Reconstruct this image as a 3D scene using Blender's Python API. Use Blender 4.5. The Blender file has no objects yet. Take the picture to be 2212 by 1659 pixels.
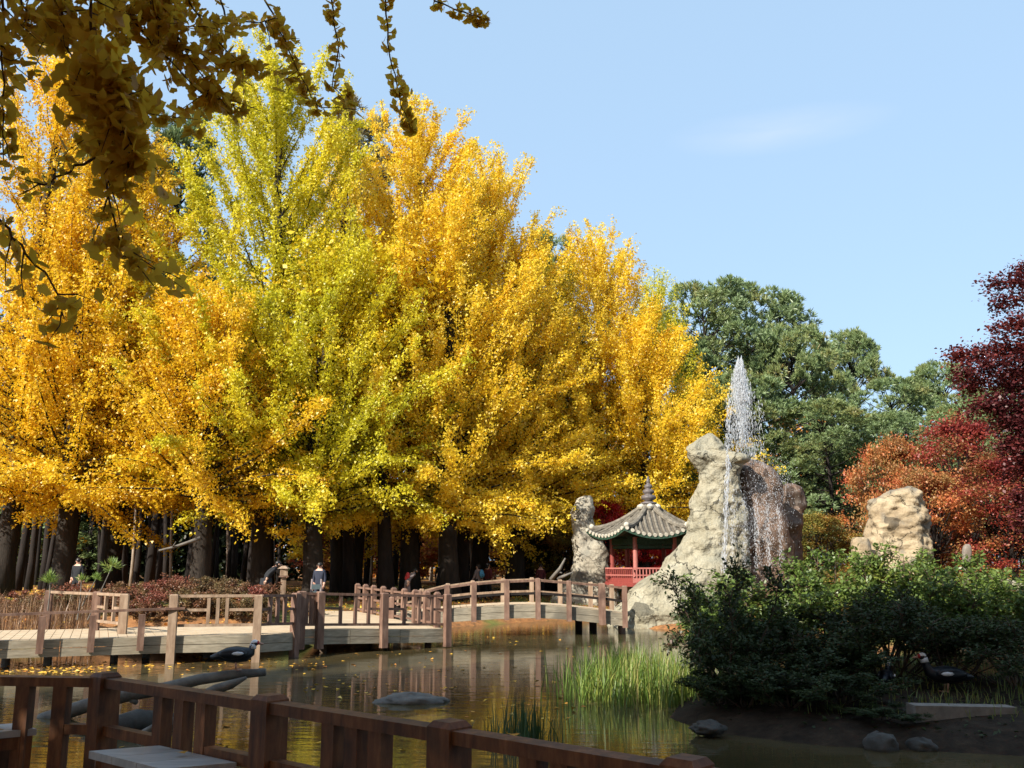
import bpy, math, random
import numpy as np
from mathutils import Vector, noise as mnoise

# ------------------------------------------------------------------ camera, sky, sun, exposure
sc = bpy.context.scene
COL = sc.collection
R_ = math.radians
FPX, CX, CY = 2037.0, 1106.0, 829.5          # focal length and centre for a 2212 x 1659 picture
PITCH = R_(11.0)
EYE = np.array([0.0, 0.0, 2.05])
cam_d = bpy.data.cameras.new('camera')
cam = bpy.data.objects.new('camera', cam_d)
COL.objects.link(cam)
cam.location = EYE
cam.rotation_euler = (math.pi/2 + PITCH, 0, 0)
cam_d.sensor_width = 36.0
cam_d.lens = 36.0*FPX/2212.0
cam_d.clip_start = 0.05
cam_d.clip_end = 3000
sc.camera = cam

SUN_EL, SUN_AZ = R_(36), R_(222)              # azimuth from +Y towards +X: behind the camera, to the left
world = bpy.data.worlds.new('World')
sc.world = world
world.use_nodes = True
wn = world.node_tree
wn.nodes.clear()
w_out = wn.nodes.new('ShaderNodeOutputWorld')
w_bg = wn.nodes.new('ShaderNodeBackground')
w_sky = wn.nodes.new('ShaderNodeTexSky')
w_sky.sky_type = 'NISHITA'
w_sky.sun_disc = False
w_sky.sun_elevation = SUN_EL
w_sky.sun_rotation = SUN_AZ
w_sky.altitude = 50
w_sky.air_density = 1.0
w_sky.dust_density = 1.6
w_sky.ozone_density = 2.0
w_bg.inputs['Strength'].default_value = 0.15
# one thin wisp of cloud, low over the pines
CLOUD_DIR = Vector((0.262, 0.867, 0.424)).normalized()
w_tc = wn.nodes.new('ShaderNodeTexCoord')
w_sub = wn.nodes.new('ShaderNodeVectorMath'); w_sub.operation = 'SUBTRACT'
w_sub.inputs[1].default_value = CLOUD_DIR
w_map = wn.nodes.new('ShaderNodeMapping')
w_map.inputs['Rotation'].default_value = (0, R_(6), 0)
w_map.inputs['Scale'].default_value = (9, 4, 46)
w_len = wn.nodes.new('ShaderNodeVectorMath'); w_len.operation = 'LENGTH'
w_rng = wn.nodes.new('ShaderNodeMapRange')
w_rng.inputs['From Min'].default_value = 1.0; w_rng.inputs['From Max'].default_value = 0.1
w_noi = wn.nodes.new('ShaderNodeTexNoise')
w_noi.inputs['Scale'].default_value = 1.6; w_noi.inputs['Detail'].default_value = 6
w_mul = wn.nodes.new('ShaderNodeMath'); w_mul.operation = 'MULTIPLY'
w_mu2 = wn.nodes.new('ShaderNodeMath'); w_mu2.operation = 'MULTIPLY'; w_mu2.inputs[1].default_value = 0.22
w_mix = wn.nodes.new('ShaderNodeMixRGB')
w_mix.inputs['Color2'].default_value = (4.6, 4.3, 4.5, 1)
L = wn.links.new
L(w_tc.outputs['Generated'], w_sub.inputs[0]); L(w_sub.outputs[0], w_map.inputs[0])
L(w_map.outputs[0], w_len.inputs[0]); L(w_len.outputs['Value'], w_rng.inputs['Value'])
L(w_map.outputs[0], w_noi.inputs['Vector'])
L(w_rng.outputs[0], w_mul.inputs[0]); L(w_noi.outputs[0], w_mul.inputs[1])
L(w_mul.outputs[0], w_mu2.inputs[0]); L(w_mu2.outputs[0], w_mix.inputs['Fac'])
w_veil = wn.nodes.new('ShaderNodeMixRGB'); w_veil.inputs['Fac'].default_value = 0.78   # thin even haze over the whole sky
w_veil.inputs['Color2'].default_value = (1.78, 2.55, 3.4, 1)
L(w_sky.outputs[0], w_veil.inputs['Color1']); L(w_veil.outputs[0], w_mix.inputs['Color1']); L(w_mix.outputs[0], w_bg.inputs['Color'])
L(w_bg.outputs[0], w_out.inputs['Surface'])

sun_d = bpy.data.lights.new('sun', 'SUN')
sun_d.energy = 4.8
sun_d.angle = R_(0.53)
sun_d.color = (1.0, 0.93, 0.80)
sun = bpy.data.objects.new('sun', sun_d)
COL.objects.link(sun)
SUN_DIR = Vector((math.sin(SUN_AZ)*math.cos(SUN_EL), math.cos(SUN_AZ)*math.cos(SUN_EL), math.sin(SUN_EL)))
sun.rotation_euler = (-SUN_DIR).to_track_quat('-Z', 'Y').to_euler()
sun.location = (-20, -20, 30)

sc.view_settings.view_transform = 'Standard'
sc.view_settings.look = 'None'
sc.view_settings.gamma = 1
sc.view_settings.exposure = 0.95
sc.view_settings.use_curve_mapping = False
sc.cycles.max_bounces = 9
sc.cycles.diffuse_bounces = 5
sc.cycles.glossy_bounces = 3
sc.cycles.transmission_bounces = 7
sc.cycles.transparent_max_bounces = 6
sc.cycles.caustics_reflective = False
sc.cycles.caustics_refractive = False
sc.cycles.use_denoising = True

# ------------------------------------------------------------------ pixel -> place (the photograph's survey)
SP, CP = math.sin(PITCH), math.cos(PITCH)
def ray(px, py):
    a, b = (px-CX)/FPX, (CY-py)/FPX
    return np.array([a, CP - b*SP, SP + b*CP])
def at(px, py, Y):
    d = ray(px, py); return EYE + d*(Y/d[1])
def on(px, py, z):
    d = ray(px, py); return EYE + d*((z-EYE[2])/d[2])
def xat(px, Y, py=1225):
    return at(px, py, Y)[0]

# ------------------------------------------------------------------ object helpers
def tag(o, label=None, cat=None, group=None, kind=None):
    if label: o['label'] = label
    if cat: o['category'] = cat
    if group: o['group'] = group
    if kind: o['kind'] = kind
    return o
def empty(name, loc, label=None, cat=None, group=None, rz=0, s=1):
    o = bpy.data.objects.new(name, None)
    COL.objects.link(o)
    o.location = loc; o.rotation_euler = (0, 0, rz); o.scale = (s, s, s)
    o.empty_display_size = 0.2
    return tag(o, label, cat, group)
def wloc(o):
    v = np.zeros(3)
    while o is not None:
        v = v + np.array(o.location); o = o.parent
    return v
def link(name, me, mat, parent=None, kind=None):
    o = bpy.data.objects.new(name, me)
    COL.objects.link(o)
    if mat is not None and not len(me.materials):
        for m in (mat if isinstance(mat, (list, tuple)) else [mat]): me.materials.append(m)
    if parent is not None: o.parent = parent
    if kind: o['kind'] = kind
    return o
def copy_tree(o, parent=None):
    c = o.copy(); COL.objects.link(c); c.parent = parent
    for ch in list(o.children): copy_tree(ch, c)
    return c
def unit(v):
    v = np.asarray(v, float); return v/(np.linalg.norm(v)+1e-9)

random.seed(4)
class MB:
    def __init__(s): s.v = []; s.f = []; s.m = []
    def add(s, verts, faces, mi=0):
        b = len(s.v); s.v += [tuple(map(float, p)) for p in verts]
        s.f += [tuple(i+b for i in f) for f in faces]; s.m += [mi]*len(faces); return s
    def prism8(s, c, mi=0):      # 8 corners: bottom ring 0-3, top ring 4-7
        return s.add(c, [(3,2,1,0),(4,5,6,7),(0,1,5,4),(1,2,6,5),(2,3,7,6),(3,0,4,7)], mi)
    def beam(s, p0, p1, w, h, side=None, mi=0):
        p0 = np.array(p0, float); p1 = np.array(p1, float); d = unit(p1-p0)
        if side is None:
            side = np.cross(d, (0,0,1.0))
            if np.linalg.norm(side) < 1e-3: side = np.array([1.0,0,0])
        side = unit(side); up = unit(np.cross(side, d))
        a, b = side*w/2, up*h/2
        return s.prism8([p0-a-b, p0+a-b, p0+a+b, p0-a+b, p1-a-b, p1+a-b, p1+a+b, p1-a+b], mi)
    def box(s, c, sx, sy, sz, rz=0, mi=0):
        c = np.array(c, float)
        return s.beam(c-np.array([0,0,sz/2]), c+np.array([0,0,sz/2]), sx, sy, side=(math.cos(rz), math.sin(rz), 0), mi=mi)
    def post(s, p, w, z0, z1, rz=0, ch=0.025, mi=0):   # square post with a chamfered head
        x, y = p[0], p[1]; c, q = math.cos(rz), math.sin(rz)
        rings = [(z0, w), (z1-ch, w), (z1, w-1.6*ch)]; tx, ty = random.gauss(0, .006), random.gauss(0, .006)
        vs = []
        for z, ww in rings:
            for a, b in ((-1,-1),(1,-1),(1,1),(-1,1)):
                dx, dy = a*ww/2, b*ww/2
                vs.append((x+dx*c-dy*q+(tx if z > z0 else 0), y+dx*q+dy*c+(ty if z > z0 else 0), z))
        fs = [(3,2,1,0), (8,9,10,11)]
        for k in (0, 4):
            for i in range(4): fs.append((k+i, k+(i+1)%4, k+4+(i+1)%4, k+4+i))
        return s.add(vs, fs, mi)
    def tube(s, pts, rad, n=8, mi=0, sx=None, cap=True):
        pts = [np.array(p, float) for p in pts]
        ref = np.array([0.31, 0.17, 0.94])
        d0 = unit(pts[1]-pts[0])
        if abs(np.dot(d0, ref)) > .9: ref = np.array([0.93, .3, .1])
        a = unit(np.cross(d0, ref)); vs = []; N = len(pts)
        for i, p in enumerate(pts):
            d = unit(pts[min(i+1, N-1)]-pts[max(i-1, 0)])
            a = unit(a - d*np.dot(a, d)); b = np.cross(d, a)
            for k in range(n):
                t = 2*math.pi*k/n
                vs.append(p + (a*math.cos(t) + b*math.sin(t))*rad[i])
        fs = []
        for i in range(N-1):
            for k in range(n):
                fs.append((i*n+k, i*n+(k+1)%n, (i+1)*n+(k+1)%n, (i+1)*n+k))
        if cap: fs += [tuple(reversed(range(n))), tuple((N-1)*n+k for k in range(n))]
        return s.add(vs, fs, mi)
    def lathe(s, c, prof, n=16, mi=0):    # prof: (r, z)
        c = np.array(c, float); vs = []; N = len(prof)
        for r, z in prof:
            for k in range(n):
                t = 2*math.pi*k/n; vs.append(c + np.array([r*math.cos(t), r*math.sin(t), z]))
        fs = []
        for i in range(N-1):
            for k in range(n): fs.append((i*n+k, i*n+(k+1)%n, (i+1)*n+(k+1)%n, (i+1)*n+k))
        fs += [tuple(reversed(range(n))), tuple((N-1)*n+k for k in range(n))]
        return s.add(vs, fs, mi)
    def ball(s, c, rx, ry, rz, n=10, mi=0):
        m = n//2+1
        prof = [(math.sin(math.pi*(i+.02)/(m-1+.04)), -math.cos(math.pi*(i+.02)/(m-1+.04))) for i in range(m)]
        vs = []; c = np.array(c, float)
        for r, z in prof:
            for k in range(n):
                t = 2*math.pi*k/n; vs.append(c + np.array([rx*r*math.cos(t), ry*r*math.sin(t), rz*z]))
        fs = []
        for i in range(m-1):
            for k in range(n): fs.append((i*n+k, i*n+(k+1)%n, (i+1)*n+(k+1)%n, (i+1)*n+k))
        fs += [tuple(reversed(range(n))), tuple((m-1)*n+k for k in range(n))]
        return s.add(vs, fs, mi)
    def mesh(s, name, off=(0,0,0), smooth=False):
        me = bpy.data.meshes.new(name)
        o = np.array(off)
        me.from_pydata([tuple(np.array(v)-o) for v in s.v], [], s.f)
        if any(s.m): me.polygons.foreach_set('material_index', s.m)
        if smooth: me.polygons.foreach_set('use_smooth', [True]*len(s.f))
        me.update(); return me
    def build(s, name, mat, parent=None, smooth=False, kind=None):
        return link(name, s.mesh(name, wloc(parent) if parent else (0,0,0), smooth), mat, parent, kind)

def quad_mesh(name, V, tint, k=4):
    """V: (N, k, 3) loose faces with k corners; tint: one number per face."""
    N = len(V)
    me = bpy.data.meshes.new(name)
    me.vertices.add(N*k); me.vertices.foreach_set('co', np.ascontiguousarray(V, np.float32).ravel())
    me.loops.add(N*k); me.loops.foreach_set('vertex_index', np.arange(N*k, dtype=np.int32))
    me.polygons.add(N); me.polygons.foreach_set('loop_start', np.arange(0, N*k, k, dtype=np.int32))
    me.update(calc_edges=True)
    a = me.attributes.new('tint', 'FLOAT', 'FACE'); a.data.foreach_set('value', np.asarray(tint, np.float32))
    return me
def nrm(a): return a/(np.linalg.norm(a, axis=-1, keepdims=True)+1e-9)
def leaf_quads(rng, P, Nb, size, wid=0.45, fan=True, jit=0.9, dirs=None):
    """leaf faces at P; Nb: preferred normals; size: lengths."""
    N = len(P)
    n = nrm(Nb + rng.normal(0, jit, (N, 3)))
    d = rng.normal(0, 1, (N, 3)) if dirs is None else dirs + rng.normal(0, .35, (N, 3))
    d = nrm(d - n*np.sum(d*n, 1, keepdims=True))
    s = np.cross(n, d); Ls = (size*rng.uniform(.7, 1.3, N))[:, None]
    f = n*Ls*rng.uniform(-.05, .22, (N, 1))
    if fan: V = np.stack([P, P + d*Ls*.8 + s*Ls*wid + f, P + d*Ls, P + d*Ls*.8 - s*Ls*wid + f], 1)
    else:   V = np.stack([P, P + d*Ls*.5 + s*Ls*wid*.6 + f, P + d*Ls, P + d*Ls*.5 - s*Ls*wid*.6 + f], 1)
    return V

# ------------------------------------------------------------------ materials
def new_mat(name):
    m = bpy.data.materials.new(name); m.use_nodes = True
    nt = m.node_tree; nt.nodes.clear()
    return m, nt, nt.nodes.new('ShaderNodeOutputMaterial')
def ramp(nt, stops):
    r = nt.nodes.new('ShaderNodeValToRGB'); e = r.color_ramp.elements
    while len(e) < len(stops): e.new(0.5)
    for el, (p, c) in zip(e, stops): el.position = p; el.color = (*c, 1)
    return r
def leaf_mat(name, stops, trans=0.35, nscale=0.3, nw=0.7, gloss=0.04):
    m, nt, out = new_mat(name); N = nt.nodes.new; K = nt.links.new
    at_ = N('ShaderNodeAttribute'); at_.attribute_name = 'tint'
    tc = N('ShaderNodeTexCoord'); no = N('ShaderNodeTexNoise'); no.inputs['Scale'].default_value = nscale; no.inputs['Detail'].default_value = 3
    oi = N('ShaderNodeObjectInfo')
    ad = N('ShaderNodeVectorMath'); ad.operation = 'ADD'
    cm = N('ShaderNodeCombineXYZ'); mm = N('ShaderNodeMath'); mm.operation = 'MULTIPLY'; mm.inputs[1].default_value = 37
    K(oi.outputs['Random'], mm.inputs[0]); K(mm.outputs[0], cm.inputs[0])
    K(tc.outputs['Object'], ad.inputs[0]); K(cm.outputs[0], ad.inputs[1]); K(ad.outputs[0], no.inputs['Vector'])
    mr = N('ShaderNodeMapRange'); mr.inputs['From Min'].default_value = .3; mr.inputs['From Max'].default_value = .7
    K(no.outputs[0], mr.inputs['Value'])
    mx = N('ShaderNodeMix'); mx.inputs[0].default_value = nw
    K(at_.outputs['Fac'], mx.inputs[2]); K(mr.outputs[0], mx.inputs[3])
    r = ramp(nt, stops); K(mx.outputs[0], r.inputs[0])
    di = N('ShaderNodeBsdfDiffuse'); tr = N('ShaderNodeBsdfTranslucent'); ms = N('ShaderNodeMixShader')
    ms.inputs[0].default_value = trans
    K(r.outputs[0], di.inputs[0]); K(r.outputs[0], tr.inputs[0])
    K(di.outputs[0], ms.inputs[1]); K(tr.outputs[0], ms.inputs[2])
    gl = N('ShaderNodeBsdfGlossy'); gl.inputs['Roughness'].default_value = .45
    m2 = N('ShaderNodeMixShader'); m2.inputs[0].default_value = gloss
    K(ms.outputs[0], m2.inputs[1]); K(gl.outputs[0], m2.inputs[2]); K(m2.outputs[0], out.inputs[0])
    return m
def surf_mat(name, stops, scale=3.0, rough=0.8, bump=0.3, dist=0.02, stretch=(1,1,1), detail=6, spec=0.3, stain=None, bscale=None):
    m, nt, out = new_mat(name); N = nt.nodes.new; K = nt.links.new
    tc = N('ShaderNodeTexCoord'); mp = N('ShaderNodeMapping'); mp.inputs['Scale'].default_value = stretch
    oi = N('ShaderNodeObjectInfo'); ad = N('ShaderNodeVectorMath'); ad.operation = 'ADD'
    cm = N('ShaderNodeCombineXYZ'); mm = N('ShaderNodeMath'); mm.operation = 'MULTIPLY'; mm.inputs[1].default_value = 23
    K(oi.outputs['Random'], mm.inputs[0]); K(mm.outputs[0], cm.inputs[0]); K(mm.outputs[0], cm.inputs[2])
    K(tc.outputs['Object'], ad.inputs[0]); K(cm.outputs[0], ad.inputs[1]); K(ad.outputs[0], mp.inputs[0])
    no = N('ShaderNodeTexNoise'); no.inputs['Scale'].default_value = scale; no.inputs['Detail'].default_value = detail; no.inputs['Roughness'].default_value = .65
    K(mp.outputs[0], no.inputs['Vector'])
    r = ramp(nt, stops); K(no.outputs[0], r.inputs[0])
    col = r.outputs[0]
    if stain:
        n2 = N('ShaderNodeTexNoise'); n2.inputs['Scale'].default_value = stain[1]; n2.inputs['Detail'].default_value = 5
        K(tc.outputs['Object'], n2.inputs['Vector'])
        r2 = ramp(nt, [(stain[2], (0,0,0)), (stain[3], (1,1,1))]); K(n2.outputs[0], r2.inputs[0])
        mx = N('ShaderNodeMixRGB'); mx.inputs['Color2'].default_value = (*stain[0], 1)
        K(r2.outputs[0], mx.inputs['Fac']); K(col, mx.inputs['Color1']); col = mx.outputs[0]
    p = N('ShaderNodeBsdfPrincipled'); p.inputs['Roughness'].default_value = rough; p.inputs['Specular IOR Level'].default_value = spec
    K(col, p.inputs['Base Color'])
    if bump:
        b = N('ShaderNodeBump'); b.inputs['Strength'].default_value = bump; b.inputs['Distance'].default_value = dist
        src = no
        if bscale:
            src = N('ShaderNodeTexNoise'); src.inputs['Scale'].default_value = bscale; src.inputs['Detail'].default_value = 8
            K(mp.outputs[0], src.inputs['Vector'])
        K(src.outputs[0], b.inputs['Height']); K(b.outputs[0], p.inputs['Normal'])
    K(p.outputs[0], out.inputs[0])
    return m
def add_cracks(m, scale, dark=.45, width=.03):
    nt = m.node_tree; N = nt.nodes.new; K = nt.links.new
    p = next(n for n in nt.nodes if n.type == 'BSDF_PRINCIPLED'); src = p.inputs['Base Color'].links[0].from_socket
    tc = next(n for n in nt.nodes if n.type == 'TEX_COORD')
    dn = N('ShaderNodeTexNoise'); dn.inputs['Scale'].default_value = 2.2; dn.inputs['Detail'].default_value = 6; K(tc.outputs['Object'], dn.inputs['Vector'])
    mx = N('ShaderNodeMixRGB'); mx.blend_type = 'LINEAR_LIGHT'; mx.inputs['Fac'].default_value = .55; K(tc.outputs['Object'], mx.inputs['Color1']); K(dn.outputs['Color'], mx.inputs['Color2'])
    vo = N('ShaderNodeTexVoronoi'); vo.feature = 'DISTANCE_TO_EDGE'; vo.inputs['Scale'].default_value = scale; K(mx.outputs[0], vo.inputs['Vector'])
    n2 = N('ShaderNodeTexNoise'); n2.inputs['Scale'].default_value = .9; K(tc.outputs['Object'], n2.inputs['Vector'])
    th = N('ShaderNodeMath'); th.operation = 'MULTIPLY_ADD'; th.inputs[1].default_value = width*3.2; th.inputs[2].default_value = -width*1.2; K(n2.outputs[0], th.inputs[0])
    mr = N('ShaderNodeMapRange'); mr.inputs['From Min'].default_value = 0; mr.inputs['To Min'].default_value = dark; mr.inputs['To Max'].default_value = 1; K(vo.outputs['Distance'], mr.inputs['Value']); K(th.outputs[0], mr.inputs['From Max'])
    fin = N('ShaderNodeTexNoise'); fin.inputs['Scale'].default_value = 16; fin.inputs['Detail'].default_value = 8; fin.inputs['Roughness'].default_value = .75; K(tc.outputs['Object'], fin.inputs['Vector'])
    fr = N('ShaderNodeMapRange'); fr.inputs['From Min'].default_value = .3; fr.inputs['From Max'].default_value = .7; fr.inputs['To Min'].default_value = .72; fr.inputs['To Max'].default_value = 1.18; K(fin.outputs[0], fr.inputs['Value'])
    mm = N('ShaderNodeMath'); mm.operation = 'MULTIPLY'; K(mr.outputs[0], mm.inputs[0]); K(fr.outputs[0], mm.inputs[1])
    cm = N('ShaderNodeVectorMath'); cm.operation = 'SCALE'; K(src, cm.inputs[0]); K(mm.outputs[0], cm.inputs['Scale']); K(cm.outputs[0], p.inputs['Base Color'])
    b = next(n for n in nt.nodes if n.type == 'BUMP'); h0 = b.inputs['Height'].links[0].from_socket
    ad = N('ShaderNodeMath'); ad.operation = 'MULTIPLY_ADD'; ad.inputs[1].default_value = .8; K(mr.outputs[0], ad.inputs[0]); K(h0, ad.inputs[2]); K(ad.outputs[0], b.inputs['Height'])
def plain(name, c, rough=.6, spec=.4):
    return surf_mat(name, [(0.35, tuple(x*.8 for x in c)), (.7, tuple(min(1, x*1.15) for x in c))], 14, rough, 0.1, .005, spec=spec)

GOLD = leaf_mat('ginkgo leaf gold', [(0.0,(.80,.49,.02)), (.35,(.87,.61,.028)), (.65,(.88,.67,.045)), (1,(.90,.72,.12))], .54, .35, .45)
AMBER = leaf_mat('ginkgo leaf amber', [(0.0,(.68,.40,.015)), (.4,(.83,.545,.02)), (.75,(.87,.62,.03)), (1,(.88,.68,.07))], .48, .3, .5)
LIME = leaf_mat('ginkgo leaf lime', [(0.0,(.44,.46,.025)), (.35,(.60,.56,.025)), (.65,(.76,.65,.03)), (1,(.88,.66,.04))], .5, .22, .6)
MIXED = leaf_mat('ginkgo leaf yellow and lime', [(0.0,(.52,.48,.02)), (.35,(.78,.58,.02)), (.7,(.87,.64,.03)), (1,(.89,.68,.08))], .5, .18, .6)
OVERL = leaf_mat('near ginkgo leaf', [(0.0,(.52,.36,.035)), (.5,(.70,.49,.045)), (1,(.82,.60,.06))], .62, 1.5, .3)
PINE = leaf_mat('pine needle', [(0.0,(.34,.22,.085)), (.28,(.22,.25,.085)), (.6,(.165,.24,.10)), (1,(.26,.33,.17))], .25, .35, .5)
DRYPINE = leaf_mat('faded larch needle', [(0.0,(.20,.15,.07)), (.5,(.26,.21,.10)), (1,(.20,.22,.10))], .15, .35, .5)
SAPL = leaf_mat('young pine needle', [(0.0,(.09,.15,.035)), (.6,(.16,.25,.05)), (1,(.28,.30,.06))], .2, 1.5, .4)
REDM = leaf_mat('maple leaf scarlet', [(0.0,(.30,.012,.02)), (.5,(.52,.02,.025)), (1,(.62,.06,.03))], .4, .5, .4)
ORNG = leaf_mat('maple leaf orange', [(0.0,(.30,.06,.05)), (.22,(.52,.12,.06)), (.4,(.62,.22,.07)), (.58,(.34,.22,.075)), (.8,(.50,.13,.06)), (1,(.22,.20,.07))], .4, .55, .75)
CRIM = leaf_mat('maple leaf crimson', [(0.0,(.12,.018,.022)), (.3,(.24,.035,.032)), (.52,(.34,.055,.035)), (.66,(.26,.15,.05)), (.82,(.36,.11,.04)), (1,(.16,.14,.05))], .4, .5, .6)
DARKM = leaf_mat('maple leaf dark purple', [(0.0,(.06,.016,.020)), (.6,(.13,.025,.026)), (1,(.26,.05,.035))], .3, .5, .5)
RUST = leaf_mat('wood leaf rust', [(0.0,(.30,.10,.03)), (.4,(.52,.20,.035)), (.7,(.60,.34,.05)), (1,(.28,.24,.06))], .4, .25, .7)
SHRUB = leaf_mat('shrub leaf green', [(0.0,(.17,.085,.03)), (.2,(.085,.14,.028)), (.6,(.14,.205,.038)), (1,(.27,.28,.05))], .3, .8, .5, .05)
DSHRUB = leaf_mat('shrub leaf dark', [(0.0,(.07,.02,.012)), (.25,(.028,.042,.014)), (.7,(.045,.066,.02)), (1,(.09,.10,.025))], .2, .9, .5, .03)  # darker copy of the green shrub leaf, shade put into its colour
OSHRUB = leaf_mat('shrub leaf turning', [(0.0,(.36,.07,.03)), (.3,(.34,.20,.04)), (.65,(.18,.20,.04)), (1,(.42,.16,.03))], .3, .8, .6)
AZAL = leaf_mat('azalea leaf', [(0.0,(.10,.10,.035)), (.3,(.17,.115,.05)), (.6,(.22,.09,.05)), (.85,(.28,.065,.05)), (1,(.15,.13,.05))], .25, .4, .75)
DRYG = leaf_mat('dry stalk', [(0.0,(.12,.06,.03)), (.5,(.24,.13,.07)), (1,(.34,.22,.11))], .2, 1, .3)
REED = leaf_mat('reed blade', [(0.0,(.09,.15,.03)), (.55,(.15,.24,.04)), (.8,(.30,.32,.07)), (1,(.36,.27,.12))], .3, 1, .3)
DREED = leaf_mat('dark reed blade', [(0.0,(.03,.065,.025)), (.6,(.05,.10,.03)), (1,(.12,.12,.035))], .25, 1, .3)
LITTER = leaf_mat('fallen leaf', [(0.0,(.42,.13,.04)), (.4,(.60,.30,.05)), (.8,(.72,.46,.06)), (1,(.80,.58,.20))], .1, 1, .2)
GRASS = leaf_mat('lawn blade', [(0.0,(.09,.12,.03)), (.6,(.16,.20,.04)), (1,(.30,.26,.07))], .2, .6, .4)

BARK = surf_mat('ginkgo bark', [(.3,(.013,.010,.008)), (.7,(.038,.030,.024))], 6, .9, .9, .05, (1,1,.25))
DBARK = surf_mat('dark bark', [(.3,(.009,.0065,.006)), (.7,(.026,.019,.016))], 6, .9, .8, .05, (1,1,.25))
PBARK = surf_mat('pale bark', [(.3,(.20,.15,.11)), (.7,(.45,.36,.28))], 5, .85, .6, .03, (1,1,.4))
TWIG = surf_mat('twig bark', [(.3,(.045,.03,.022)), (.7,(.12,.08,.055))], 20, .85, .4, .01)
DEADW = surf_mat('dead wood', [(.3,(.075,.068,.062)), (.7,(.19,.175,.155))], 5, .85, .6, .02, (1,1,1))
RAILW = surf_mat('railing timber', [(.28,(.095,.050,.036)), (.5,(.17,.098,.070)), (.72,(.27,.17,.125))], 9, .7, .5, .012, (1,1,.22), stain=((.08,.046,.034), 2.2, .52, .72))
RAILP = surf_mat('light railing timber', [(.28,(.15,.095,.06)), (.5,(.27,.185,.125)), (.72,(.38,.28,.20))], 9, .75, .5, .012, (1,1,.22))  # lighter tone of the railing timber
FASC = surf_mat('weathered fascia board', [(.25,(.15,.125,.09)), (.5,(.27,.235,.175)), (.75,(.38,.335,.26))], 6, .8, .35, .01, (.5,.5,4), stain=((.13,.115,.09), 1.1, .5, .75))
DECKW = surf_mat('boardwalk plank', [(.3,(.38,.285,.185)), (.7,(.52,.41,.285))], 3, .8, .3, .01, (1,1,1))
FRONTW = surf_mat('brown stained timber', [(.28,(.06,.024,.011)), (.5,(.15,.058,.021)), (.74,(.26,.11,.042))], 9, .62, .35, .008, (1.5,1.5,.3), stain=((.03,.015,.009), 3.0, .5, .75))
BENCHW = surf_mat('grey bench board', [(.3,(.30,.295,.29)), (.7,(.48,.47,.455))], 4, .55, .35, .008, (.6,4,1), stain=((.26,.24,.24), 2.0, .52, .8))
ROCK = surf_mat('cream rock', [(.25,(.135,.12,.085)), (.42,(.25,.225,.16)), (.6,(.345,.315,.235)), (.8,(.39,.365,.29))], 1.3, .9, 1.0, .22, detail=12, stain=((.24,.23,.18), .9, .50, .72), bscale=3.5)
WROCK = surf_mat('wet brown rock', [(.25,(.06,.036,.024)), (.5,(.14,.085,.055)), (.75,(.23,.15,.105))], 1.2, .5, .9, .12, (1,1,.35), detail=10, bscale=3.5, stain=((.24,.20,.17), 1.4, .52, .75))
GROCK = surf_mat('grey rock', [(.25,(.20,.18,.145)), (.5,(.34,.31,.25)), (.75,(.43,.395,.325))], 1.6, .9, .9, .12, detail=10, bscale=4, stain=((.17,.165,.145), 1.1, .52, .72))
TANR = surf_mat('tan rock', [(.25,(.20,.145,.09)), (.5,(.34,.265,.17)), (.75,(.44,.36,.245))], 1.5, .9, .9, .12, detail=10, bscale=3.5, stain=((.17,.15,.12), 1.3, .52, .66))
for m_, sc_ in ((ROCK, .55), (WROCK, .6), (GROCK, .7), (TANR, .7)): add_cracks(m_, sc_)
DSTONE = surf_mat('dark bank stone', [(.3,(.03,.028,.025)), (.7,(.085,.078,.068))], 3, .8, .7, .05)
TILE = surf_mat('roof tile', [(.3,(.085,.076,.064)), (.55,(.175,.155,.125)), (.75,(.27,.24,.195))], 7, .85, .5, .02)
TILED = surf_mat('roof bed tile', [(.3,(.06,.052,.042)), (.7,(.15,.13,.105))], 7, .85, .5, .02)
TILEE = plain('pale end tile', (.46,.43,.36), .8)
FINIAL = surf_mat('finial clay', [(.3,(.07,.06,.06)), (.7,(.16,.14,.14))], 9, .5, .2, .01)
REDP = plain('red painted timber', (.24,.05,.042), .5)
PINKP = plain('pinkish red timber', (.40,.14,.12), .55)  # lighter, pinker tone of the red timber
GREENP = surf_mat('green bracket paint', [(.35,(.012,.030,.020)), (.6,(.03,.075,.05)), (.7,(.10,.035,.025))], 18, .6, .1, .01)
SKIN = plain('skin', (.55,.33,.24), .5)
HAIR = plain('black hair', (.012,.010,.010), .4)
BLACKC = plain('black cloth', (.012,.013,.017), .85)
NAVYC = plain('navy cloth', (.02,.025,.045), .85)
GREYC = plain('grey cloth', (.22,.18,.18), .85)
REDC = plain('red cloth', (.55,.05,.05), .8)
BLUEC = plain('blue cloth', (.07,.28,.50), .8)
MARC = plain('maroon cloth', (.10,.02,.025), .85)
SHOE = plain('dark shoe', (.02,.02,.02), .5)
WHITEP = plain('white feather', (.78,.78,.80), .6)
BLKF = plain('black feather', (.012,.013,.018), .35)
REDF = plain('red caruncle', (.45,.03,.03), .5)
BEAK = plain('pinkish beak', (.45,.25,.18), .5)
BOARDM = plain('bluish notice board', (.05,.075,.085), .5)
SLAB = surf_mat('granite slab', [(.3,(.14,.12,.10)), (.7,(.25,.215,.185))], 9, .8, .3, .01)

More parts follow.
